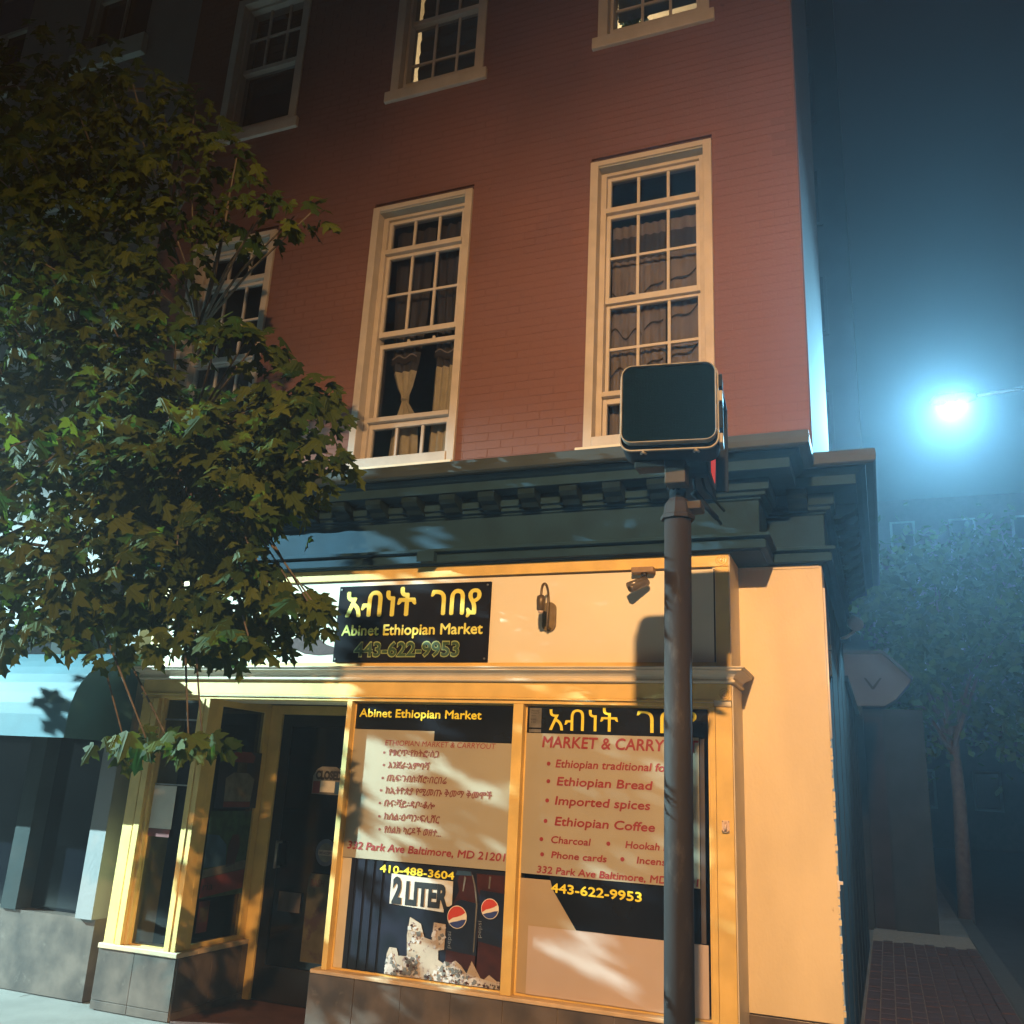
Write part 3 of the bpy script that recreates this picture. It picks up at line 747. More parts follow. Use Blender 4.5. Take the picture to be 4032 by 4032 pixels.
def globe(cx, cz, r):
    y = y4 - .001
    flat(disc(cx, cz, r * 1.07, 30), y, K['logo_white'], PO, 'logo_ring', .001)
    up_, lo = [], []
    n = 24
    def arc(a0, a1): return [(cx + r * math.cos(rad(a0 + (a1 - a0) * i / n)), cz + r * math.sin(rad(a0 + (a1 - a0) * i / n))) for i in range(n + 1)]
    red = arc(28, 205) + [(cx - r * .45, cz - r * .10), (cx, cz + r * .02), (cx + r * .5, cz + r * .22)]
    blue = arc(218, 352) + [(cx + r * .5, cz - r * .22), (cx + r * .05, cz - r * .38), (cx - r * .4, cz - r * .48)]
    flat(red, y - .002, K['logo_red'], PO, 'logo_red_field', .001)
    flat(blue, y - .002, K['logo_blue'], PO, 'logo_blue_field', .001)
globe(-2.545, .848, .062); globe(-2.326, .915, .055)
lettering('pepsi', -2.580, .665, .095, .026, y4, K['steel'], PO, up=True)
lettering('pepsi', -2.378, .745, .095, .026, y4, K['steel'], PO, up=True)
N1 = lettering('410-488-3604', -3.120, 1.070, .535, .044, y4 - .002, K['yellow_ink'], None, bold=.02, slope=-.012, name='phone_number_decal')
tag(N1, 'yellow phone number stuck over the top of the soda poster', 'decal')

# window 2
H2 = banner('window_film', 'black header film of the right display window with yellow Amharic letters', 'window film', rect(-2.136, -.977, 1.984, 2.149), Y1, K['black_vinyl'])
lettering('አብነት', -1.985, 2.003, .455, .128, yb, K['yellow_ink'], H2, bold=.006)
lettering('ገበያ', -1.412, 2.003, .370, .128, yb, K['yellow_ink'], H2, bold=.006)
PP = banner('paper_notice', 'small white paper notice in the top left corner of the right display window', 'notice', rect(-2.120, -2.038, 2.016, 2.140), Y1 - .0035, K['grey_poster'])
for t, z, h in (('Abinet', 2.118, .010), ('Open 7', 2.103, .010), ('days', 2.088, .010), ('9 AM', 2.060, .012), ('9 PM', 2.043, .012)):
    lettering(t, -2.108, z, .055 if len(t) > 4 else .032, h, Y1 - .0058, K['black'], PP)
banner('paper_strip', 'small grey paper slip just under the white paper notice', 'notice', rect(-2.120, -2.038, 1.986, 2.006), Y1 - .0035, K['grey_poster'])
W2 = banner('window_banner', 'white banner listing market goods in red in the right display window', 'banner', rect(-2.136, -1.030, 1.137, 1.9815), Y1, K['banner'])
R = K['red_ink']
lettering('MARKET & CARRYOUT', -2.027, 1.896, .985, .068, yb, R, W2, shear=.10, bold=.012)
rows = [('Ethiopian traditional foods', -1.932, .800, 1.776, .047, -1.978), ('Ethiopian Bread', -1.920, .600, 1.668, .050, -1.976), ('Imported spices', -1.928, .598, 1.552, .050, -1.979), ('Ethiopian Coffee', -1.925, .625, 1.430, .050, -1.985),
        ('Charcoal', -1.947, .250, 1.326, .040, -2.008), ('Hookah Pipes', -1.474, .360, 1.328, .040, -1.579), ('Phone cards', -1.940, .348, 1.239, .038, -1.999), ('Incense', -1.404, .205, 1.247, .038, -1.491)]
for t, x, w, z, h, bx in rows:
    lettering(t, x, z, w, h, yb, R, W2, shear=.16, bold=.010)
    flat(disc(bx, z + h * .42, .0125, 16), yb, R, W2, 'bullet')
lettering('332 Park Ave Baltimore, MD 21201', -2.030, 1.148, .985, .040, yb, R, W2, shear=.14, bold=.010)
BB = banner('beige_backing_board', 'beige board behind the lower left of the right display window', 'board', rect(-2.136, -1.60, .470, 1.110), Y1 + .004, K['beige_board'])
BF = banner('black_film_patch', 'black slanted film patch behind the yellow phone number in the right display window', 'window film', [(-1.948, 1.133), (-1.030, 1.133), (-1.030, .847), (-1.768, .847), (-1.889, 1.012), (-1.925, 1.063)], Y1, K['black_vinyl'])
N2 = lettering('443-622-9953', -1.935, 1.045, .560, .050, yb, K['yellow_ink'], None, bold=.02, slope=-.012, name='phone_number_decal')
tag(N2, 'yellow phone number stuck on the slanted black film of the right window', 'decal')
WB = banner('white_board', 'blank white board standing at the bottom of the right display window', 'board', rect(-2.070, -.985, .4700, .8445), Y1 - .004, K['board'])
GS = banner('grey_strip', 'narrow dark strip beside the white banner at the right end of the display window', 'strip', rect(-1.026, -.998, .85, 1.975), Y1, K['sheer_dark'])

# window 0 and vestibule window contents
banner('notice_poster', 'pale notice sheet low in the narrow left window', 'notice', rect(-5.088, -4.882, 1.222, 1.524), .0455, K['paper'])
banner('red_notice', 'dull red strip of paper under the pale notice sheet in the narrow window', 'notice', rect(-5.088, -4.890, 1.165, 1.219), .0455, K['red_poster'])
# figure poster in the side window of the vestibule
def sposter(name, label, polys, x=-4.645):
    t = thing(name, label, 'poster')
    for nm, k, poly, i in polys:
        b = MB(); n = len(poly)
        area = sum(poly[a][0] * poly[(a + 1) % n][1] - poly[(a + 1) % n][0] * poly[a][1] for a in range(n))
        pl = poly if area > 0 else poly[::-1]
        xx = x + .0015 * i
        b.v = [(xx, p, q) for p, q in pl] + [(xx - .0012, p, q) for p, q in pl]
        b.f = [tuple(range(n)), tuple(range(2 * n - 1, n - 1, -1))] + [(a, n + a, n + (a + 1) % n, (a + 1) % n) for a in range(n)]
        b.obj(nm, K[k], t)
    return t
sposter('figure_poster', 'dim poster of a figure in a red cap on the vestibule side window',
        [('sheet', 'label_navy', rect(.20, .70, 1.38, 1.80), 0), ('cap', 'red_poster', [(.33, 1.72), (.60, 1.72), (.62, 1.77), (.56, 1.80), (.38, 1.80), (.32, 1.77)], 1), ('face', 'tan_poster', rect(.41, .53, 1.645, 1.718), 1),
         ('shirt', 'grey_poster', [(.30, 1.43), (.62, 1.43), (.64, 1.60), (.55, 1.642), (.38, 1.642), (.29, 1.60)], 1), ('hem', 'red_poster', rect(.30, .62, 1.39, 1.428), 1)])
t = sposter('soda_offer_poster', 'green blue and red drink poster low on the vestibule side window',
        [('sheet', 'green_poster', rect(.17, .66, .76, 1.36), 0), ('blue_field', 'blue_poster', [(.17, .97), (.42, .97), (.40, 1.12), (.30, 1.19), (.17, 1.20)], 1),
         ('dark_bottle', 'cola', [(.42, .96), (.52, .98), (.56, 1.10), (.53, 1.19), (.46, 1.19), (.42, 1.10)], 2), ('white_band', 'grey_poster', [(.17, .90), (.655, .94), (.655, 1.0), (.17, .955)], 2),
         ('red_band', 'red_poster', [(.17, .765), (.655, .80), (.655, .935), (.17, .895)], 1)])
cu = lettering('ria', 0, 0, .11, .055, 0, K['black'], t)
for v in cu.data.vertices: v.co = (-4.6405, .19 + v.co.x, .815 + v.co.z)
sposter('orange_notice', 'small orange brown notice at the foot of the vestibule side window', [('sheet', 'cola', rect(.18, .30, .53, .74), 0), ('picture', 'tan_poster', rect(.20, .285, .60, .70), 1)])
# door stickers
YD = .796
CS = banner('closed_sign', 'arched closed sign hanging in the door glass', 'sign', [(-4.205, 1.512), (-3.93, 1.512), (-3.93, 1.66), (-3.96, 1.70), (-4.00, 1.722), (-4.13, 1.722), (-4.175, 1.70), (-4.205, 1.65)], YD, K['grey_poster'])
lettering('CLOSED', -4.180, 1.628, .235, .060, YD - .002, K['black'], CS, bold=.05)
flat(rect(-4.198, -4.135, 1.52, 1.61), YD - .0015, K['red_poster'], CS, 'red_panel'); flat(rect(-4.130, -4.0, 1.53, 1.615), YD - .0015, K['paper'], CS, 'hours_panel'); flat(rect(-3.995, -3.935, 1.52, 1.61), YD - .0015, K['blue_poster'], CS, 'blue_panel')
RS = banner('round_sticker', 'round blue and white sticker on the right side of the door glass', 'sticker', disc(-4.02, 1.09, .098, 32, .92), YD, K['blue_sticker'])
flat(disc(-4.02, 1.09, .068, 28, .92), YD - .0015, K['grey_poster'], RS, 'inner_disc')
flat(rect(-4.085, -3.955, 1.068, 1.108), YD - .003, K['sheer'], RS, 'band'); lettering('WE ACCEPT', -4.075, 1.078, .11, .018, YD - .0045, K['label_navy'], RS, bold=.02)
OP = banner('door_poster', 'tall olive poster at the bottom right of the door glass', 'poster', [(-4.150, .318), (-3.93, .318), (-3.93, .935), (-4.135, .935), (-4.150, .90)], YD, K['tan_poster'])
lettering('BASH', -4.125, .845, .12, .05, YD - .002, K['lintel'], OP, bold=.03)
banner('door_notice', 'small grey notice low in the middle of the door glass', 'notice', rect(-4.400, -4.200, .645, .785), YD, K['sheer_dark'])

# ------------------------------------------------------------------ curtains and blinds
def drape(name, label, cat, x0f, x1f, z0, z1, y, folds, m, depth=.012, nz=14, m2=None, split=None):
    nx = folds * 6
    b = MB()
    for j in range(nz + 1):
        z = z0 + (z1 - z0) * j / nz; a, c = x0f(z), x1f(z)
        for i in range(nx + 1):
            u = i / nx
            b.v.append((a + (c - a) * u, y + depth * math.cos(u * folds * 2 * math.pi) + .004 * math.sin(u * 11 + z * 3), z))
    for j in range(nz):
        for i in range(nx):
            k = j * (nx + 1) + i; b.f.append((k, k + 1, k + nx + 2, k + nx + 1))
    o = b.obj(name, m, smooth=True)
    if m2:
        o.data.materials.append(m2)
        for p in o.data.polygons:
            if split(p.center.z): p.material_index = 1
    return tag(o, label, cat, 'curtains in the second floor windows')
def lerp(z, pts):
    for (z0, v0), (z1, v1) in zip(pts, pts[1:]):
        if z <= z1: return v0 + (v1 - v0) * max(0, (z - z0)) / (z1 - z0)
    return pts[-1][1]
cx = tall_c[1]
sheer_top = lambda z: z > 5.02
L0 = [(4.2, -3.72), (4.56, -3.70), (4.66, -3.655), (4.74, -3.617), (4.86, -3.69), (5.02, -3.745), (5.07, -3.757), (5.5, -3.78), (6.4, -3.83)]
R0 = [(4.2, -3.44), (4.56, -3.465), (4.66, -3.535), (4.74, -3.585), (4.86, -3.545), (5.02, -3.515), (5.07, -3.505), (5.5, -3.46), (6.4, -3.44)]
c1 = drape('curtain', 'cream lace curtain tied in the middle behind the middle tall window', 'curtain', lambda z: lerp(z, L0), lambda z: lerp(z, R0), 4.2, 6.4, .645, 3, K['lace'], .016, 30, K['sheer_dark'], sheer_top)
L1 = [(4.2, -3.345), (5.07, -3.338), (6.4, -3.42)]; R1 = [(4.2, -3.10), (6.4, -3.08)]
c2 = drape('curtain', 'straight cream curtain at the right side of the middle tall window', 'curtain', lambda z: lerp(z, L1), lambda z: lerp(z, R1), 4.2, 6.4, .645, 4, K['lace'], .018, 30, K['sheer_dark'], sheer_top)
MB().tube([(-3.60 + .03 * math.cos(a), .645 + .03 * math.sin(a), 4.74) for a in [i * .7 for i in range(10)]], .006, 6).obj('tieback', K['lace'], c1)
def ribbon(parent, x0, x1, zf, y, w=.016, nm='trim', m='trim', n=26):
    b = MB()
    for i in range(n + 1):
        x = x0 + (x1 - x0) * i / n; z = zf(i / n)
        b.v += [(x, y, z - w / 2), (x, y, z + w / 2), (x, y + .003, z - w / 2), (x, y + .003, z + w / 2)]
    for i in range(n):
        k = i * 4; b.f += [(k, k + 4, k + 5, k + 1), (k + 2, k + 3, k + 7, k + 6), (k + 1, k + 5, k + 7, k + 3), (k, k + 2, k + 6, k + 4)]
    b.obj(nm, K[m], parent)
for zz, w in ((5.10, .05), (5.14, .012)):
    ribbon(c1, -3.75, -3.51, lambda u: zz - .015 * math.cos(u * 12), .622, w, m='trim' if w > .02 else 'sheer')
    ribbon(c2, -3.335, -3.10, lambda u: zz + .02 * math.sin(u * 9), .620, w, m='trim' if w > .02 else 'sheer')
cx = tall_c[0]
top_dark = lambda z: 5.72 < z < 5.93
c3 = drape('curtain', 'mauve sheer curtain with wavy dark trims at the left of the right tall window', 'curtain', lambda z: cx - .36, lambda z: cx + .072, 4.2, 6.05, .64, 7, K['sheer'], .010, 34, K['sheer_dark'], top_dark)
c4 = drape('curtain', 'flat mauve sheer curtain at the right of the right tall window', 'curtain', lambda z: cx + .105, lambda z: cx + .37, 4.2, 6.05, .64, 3, K['sheer'], .006, 34, K['sheer_dark'], lambda z: 5.76 < z < 5.96)
for zb, amp in ((5.46, .035), (5.13, .045), (4.80, .04)):
    ribbon(c3, cx - .35, cx - .11, lambda u: zb - .05 + amp * math.sin(u * 9 + zb * 5) - .03 * u, .622)
    ribbon(c3, cx - .09, cx + .06, lambda u: zb - .05 + .09 * u + amp * .5 * math.sin(u * 5), .622)
    ribbon(c4, cx + .11, cx + .36, lambda u: zb + .02 + .11 * u * u + amp * .4 * math.sin(u * 8), .625)
cx = tall_c[2]
drape('curtain', 'blue grey curtain behind the left tall window partly hidden by the tree', 'curtain', lambda z: cx - .36, lambda z: cx + .36, 4.2, 5.25, .64, 8, K['blue_curtain'])
def blind(cx, z0, z1, label, x0=-.37, x1=.37):
    b = MB(); n = 9
    for i in range(n):
        a = z0 + (z1 - z0) * i / n; h = (z1 - z0) / n
        b.v += [(cx + x0, .66, a), (cx + x1, .66, a), (cx + x1, .64, a + h * .6), (cx + x0, .64, a + h * .6), (cx + x1, .662, a + h), (cx + x0, .662, a + h)]
        k = i * 6; b.f += [(k, k + 1, k + 2, k + 3), (k + 3, k + 2, k + 4, k + 5)]
    b.box(cx + x0, cx + x1, .663, .667, z0, z1)
    tag(b.obj('blind', K['blind']), label, 'blind', 'folded blinds in the third floor windows')
blind(high_c[1], 7.95, 9.42, 'drab folded blind lowered most of the way in the middle third floor window', -.347, .37)
blind(high_c[2], 8.45, 9.42, 'drab folded blind behind the upper sash of the left third floor window')
blind(high_c[0], 8.17, 9.42, 'dark scalloped blind above the lit bottom of the right third floor window')
# lit interior of the right third floor room: a ceiling bulb and plants on the sill
bulb = thing('ceiling_lamp', 'lit ceiling bulb inside the right third floor room', 'lamp', loc=(-2.75, 2.2, 9.5))
MB().tube([(0, 0, -.09), (0, 0, -.06), (0, 0, 0)], [.05, .06, .02], 12).obj('bulb', emit_mat('warm_bulb', (1.0, .80, .50), 12.0), bulb, smooth=True)
MB().tube([(0, 0, 0), (0, 0, .50)], .008, 6).obj('flex', K['black'], bulb)
l = bpy.data.lights.new('bulb_light', 'POINT'); l.energy = 230; l.color = (1.0, .78, .48); l.shadow_soft_size = .06
lo = bpy.data.objects.new('bulb_light', l); C.objects.link(lo); lo.parent = bulb; lo.location = (0, 0, -.2)
rnd = random.Random(2)
def plant(x, label, n, r, h):
    t = thing('potted_plant', label, 'plant', 'plants on the third floor sill', (x, .72, 7.84))
    MB().tube([(0, 0, 0), (0, 0, .10)], [.045, .065], 12).obj('pot', K['black'], t)
    b = MB()
    for i in range(n):
        a = rnd.uniform(0, 6.28); q = rnd.uniform(0, r); z = rnd.uniform(.06, h); s = rnd.uniform(.02, .04); c = Vector((q * math.cos(a), q * math.sin(a) * .5, .08 + z))
        u = Vector((rnd.uniform(-1, 1), rnd.uniform(-1, 1), rnd.uniform(-1, 1))).normalized() * s; w = Vector((rnd.uniform(-1, 1), rnd.uniform(-1, 1), rnd.uniform(-1, 1))).normalized() * s
        k = len(b.v); b.v += [tuple(c - u), tuple(c - w), tuple(c + u), tuple(c + w)]; b.f.append((k, k + 1, k + 2, k + 3))
    b.obj('foliage', K['leaf_dark'], t)
plant(high_c[0] - .24, 'bushy dark houseplant at the left of the lit third floor window', 260, .15, .34)
plant(high_c[0] + .16, 'low trailing dark plant at the right of the lit third floor window', 150, .20, .13)
hb = MB(); hb.tube([(high_c[0] + .23 + .05 * math.cos(i * .35), .74, 8.05 + .06 * math.sin(i * .35)) for i in range(17)], .006, 6)
tag(hb.obj('basket_handle', K['black']), 'thin dark ring standing on the lit third floor window sill', 'ornament')
MB()

# ------------------------------------------------------------------ small fixtures on the front
G = thing('gooseneck_lamp', 'unlit gooseneck wall lamp on the cream band right of the black sign', 'wall lamp')
MB().prism(rrect(-2.045, -1.950, 2.630, 2.825, .045), -.006, .016).obj('backplate', K['bronze_plate'], G, bevel=.004)
pts = [(-1.985, -.006, 2.645), (-1.985, -.055, 2.650), (-1.985, -.062, 2.70), (-1.985, -.062, 2.80)] + [(-1.985, -.130 + .068 * math.cos(a), 2.845 + .075 * math.sin(a)) for a in [math.pi * i / 10 for i in range(11)]] + [(-1.985, -.198, 2.81)]
MB().tube(pts, .0085, 10).obj('arm', K['bronze'], G, smooth=True)
MB().tube([(-1.985, -.198, 2.832), (-1.985, -.198, 2.822), (-1.985, -.198, 2.795), (-1.985, -.198, 2.735), (-1.985, -.198, 2.728)], [.012, .027, .029, .026, .018], 16).obj('socket', K['bronze'], G, smooth=True)
MB().tube([(-1.985, -.198, 2.733), (-1.985, -.198, 2.715)], [.019, .015], 12).obj('bulb_stub', K['plastic'], G, smooth=True)

SC = thing('security_camera', 'small bullet camera under a brown block on the cream sign band', 'camera')
MB().box(-1.432, -1.288, -.062, .012, 2.990, 3.026).obj('mount_block', K['wood_box'], SC, bevel=.004)
MB().tube([(-1.352, -.035, 2.990), (-1.352, -.035, 2.965)], [.022, .018], 14).tube([(-1.352, -.035, 2.966), (-1.352, -.040, 2.93), (-1.355, -.055, 2.918)], [.009, .010, .012], 10).obj('ball_joint', K['black'], SC, smooth=True)
MB().tube([(-1.325, -.045, 2.932), (-1.33, -.05, 2.928), (-1.415, -.125, 2.872), (-1.42, -.13, 2.868)], [.018, .026, .026, .023], 18).obj('body', K['camera_body'], SC, smooth=True)
MB().tube([(-1.34, -.052, 2.944), (-1.43, -.133, 2.886)], [.024, .024], 12).obj('sunshade', K['camera_body'], SC, smooth=True)
MB().tube([(-1.4205, -.1305, 2.8675), (-1.4225, -.1325, 2.866)], [.019, .018], 14).obj('lens', K['black'], SC)

JB = thing('junction_box', 'small teal junction box on the lower edge of the cornice above the sign', 'electrical box')
MB().box(-2.935, -2.815, -.135, -.072, 3.112, 3.178).obj('body', K['teal'], JB, bevel=.006)
MB().box(-2.941, -2.809, -.139, -.1355, 3.107, 3.183).obj('cover', K['teal'], JB, bevel=.002)

DB = thing('door_bell', 'pale plastic bell fitting screwed to the yellow pilaster at the right', 'fitting')
MB().prism(rrect(-.893, -.850, 1.452, 1.520, .006), -.006, 0).obj('plate', K['plastic'], DB, bevel=.001)
MB().tube([(-.871, -.010, 1.508), (-.871, -.022, 1.49), (-.871, -.020, 1.466)], [.006, .009, .007], 10).obj('cover', K['plastic'], DB, smooth=True)
MB().tube([(-.892, -.010, 1.463), (-.884, -.014, 1.456), (-.859, -.014, 1.456), (-.851, -.010, 1.463)], .003, 6).obj('clip', K['steel'], DB, smooth=True)
for x, z in ((-.889, 1.514), (-.854, 1.514)): MB().prism(disc(x, z, .003, 8), -.0075, -.006).obj('screw', K['black'], DB)

FL = thing('flood_light', 'pale round flood light under the side cornice over the alley', 'flood light')
MB().box(-.302, -.24, 2.78, 2.86, 3.16, 3.24).tube([(-.25, 2.82, 3.19), (-.20, 2.78, 3.16)], .014, 8).obj('bracket', K['housing'], FL)
MB().tube([(-.215, 2.86, 3.20), (-.205, 2.84, 3.19), (-.165, 2.76, 3.145), (-.150, 2.72, 3.125)], [.02, .055, .062, .058], 20).obj('lamp_head', K['fixture'], FL, smooth=True)
MB().tube([(-.29, 2.80, 3.02), (-.24, 2.78, 3.03), (-.17, 2.76, 3.075)], [.012, .016, .012], 8).obj('stay', K['fixture'], FL, smooth=True)

# ------------------------------------------------------------------ pedestrian signal on its pole
PS = thing('pedestrian_signal', 'brown steel pole with a dark pedestrian signal standing in front of the shop', 'pedestrian signal', loc=(-.772, -1.82, 0))
MB().tube([(0, 0, 0), (0, 0, 2.805)], .0575, 40).obj('pole', K['pole'], PS, smooth=True)
MB().tube([(0, 0, 0), (0, 0, .03), (0, 0, .04), (0, 0, .16), (0, 0, .20)], [.17, .17, .11, .10, .06], 24).obj('base_collar', K['pole'], PS, smooth=False)
MB().tube([(0, 0, 2.790), (0, 0, 2.805), (0, 0, 2.812), (0, 0, 2.862), (0, 0, 2.885)], [.074, .076, .066, .058, .040], 8).obj('top_collar', K['pole'], PS)
MB().tube([(0, 0, 2.885), (0, 0, 2.93)], [.036, .036], 8).tube([(0, 0, 2.93), (-.01, -.03, 2.99), (-.02, -.08, 3.03)], [.036, .032, .026], 10).obj('elbow', K['housing'], PS, smooth=True)
MB().box(-.035, .055, -.11, -.02, 2.925, 3.03).obj('mount_box', K['mustard'], PS, bevel=.006)
MB().box(-.165, -.035, -.12, -.03, 3.002, 3.032).obj('mount_arm', K['mustard'], PS, bevel=.004)
MB().box(.04, .105, -.03, .07, 2.83, 2.866).obj('lower_clamp', K['mustard'], PS, bevel=.004)
MB().tube([(.055, .05, 3.02), (.065, .06, 2.945), (.125, .14, 2.86), (.155, .2, 2.82)], .0065, 8).tube([(.095, .06, 3.00), (.105, .08, 2.95), (.175, .17, 2.87)], .006, 8).tube([(.06, .05, 2.93), (.14, .17, 2.84)], [.016, .013], 6).obj('strut', K['housing'], PS, smooth=True)
def head(parent, name):
    h = bpy.data.objects.new(name, None); C.objects.link(h); h.parent = parent; return h
H = head(PS, 'signal_head')
H.location = (.0, -.145, 3.222); H.rotation_euler = (0, 0, rad(7)); HW, HH = .205, .190
MB().prism(rrect(-HW, HW, -HH, HH, .05, 8), -.085, .085).obj('housing', K['housing'], H, bevel=.006, smooth=False)
def rr_ring(a0, a1, c0, c1, r, w, y0, y1, k=8):
    o = rrect(a0, a1, c0, c1, r, k); i = rrect(a0 + w, a1 - w, c0 + w, c1 - w, max(r - w, .004), k)
    b = MB(); n = len(o)
    b.v = [(x, y0, z) for x, z in o] + [(x, y0, z) for x, z in i] + [(x, y1, z) for x, z in o] + [(x, y1, z) for x, z in i]
    for k in range(n):
        j = (k + 1) % n
        b.f += [(k, j, n + j, n + k), (k, 2 * n + k, 2 * n + j, j), (n + k, n + j, 3 * n + j, 3 * n + k), (2 * n + k, 3 * n + k, 3 * n + j, 2 * n + j)]
    return b
rr_ring(-HW + .006, HW - .006, -HH + .022, HH - .002, .048, .005, -.128, -.086).obj('visor_rim', K['rim'], H, bevel=.002)
rr_ring(-HW - .003, HW + .003, -HH - .003, HH + .003, .052, .007, -.092, -.078).obj('door_rim', K['rim'], H, bevel=.002)
MB().prism(rrect(-HW + .0115, HW - .0115, -HH + .0275, HH - .0075, .042, 8), -.112, -.09).obj('screen_back', K['screen'], H)
lv = MB()
for i in range(56):
    x = -HW + .025 + i * (2 * HW - .05) / 55; lv.box(x - .0005, x + .0005, -.1131, -.1125, -HH + .04, HH - .02)
for i in range(46):
    z = -HH + .042 + i * (2 * HH - .064) / 45; lv.box(-HW + .02, HW - .02, -.1131, -.1125, z - .0005, z + .0005)
lv.obj('egg_crate_screen', K['screen'], H)
for x, z in ((-.105, -.198), (.115, -.198), (-.105, .197), (.150, .197)):
    MB().tube([(x - .012, -.07, z), (x - .004, -.085, z + .004), (x + .010, -.07, z - .002)], [.006, .009, .005], 8).obj('latch', K['rim'], H, smooth=True)
for z0, z1, k in ((.10, .16, 'housing'), (.035, .085, 'rim'), (-.09, .02, 'housing'), (-.155, -.11, 'rim')):
    MB().box(HW + .001, HW + .018, -.05, .04, z0, z1).obj('hinge', K[k], H, bevel=.004)
H2_ = head(PS, 'side_signal_head'); H2_['label'] = 'second signal head turned to the side street with a red lit face'
H2_.location = (.062, .20, 3.235); H2_.rotation_euler = (0, 0, rad(94))
MB().prism(rrect(-.20, .20, -.24, .24, .05, 6), -.055, .10).obj('housing', K['housing'], H2_, bevel=.005)
for x in (-.09, .09): MB().tube([(x, -.03, .235), (x, -.03, .262)], [.016, .012], 8).obj('latch', K['rim'], H2_)
MB().prism(rrect(-.155, .155, -.205, .205, .03, 6), -.060, -.0555).obj('lens', K['black'], H2_)
hand = [(a * 1.45, c * 1.45 - .02) for a, c in [(-.06, -.12), (.05, -.12), (.075, -.02), (.10, .05), (.085, .07), (.055, .01), (.055, .11), (.035, .12), (.025, .04), (.015, .13), (-.01, .13), (-.015, .04), (-.035, .12), (-.055, .11), (-.05, .02), (-.08, .07), (-.095, .055), (-.075, -.04)]]
MB().prism(hand, -.0625, -.0605).obj('lit_hand', K['red_led'], H2_)
vs = MB(); vs.box(.185, .192, -.115, -.056, -.20, .22); vs.box(-.19, .184, -.115, -.056, .213, .220); vs.obj('visor', K['housing'], H2_)

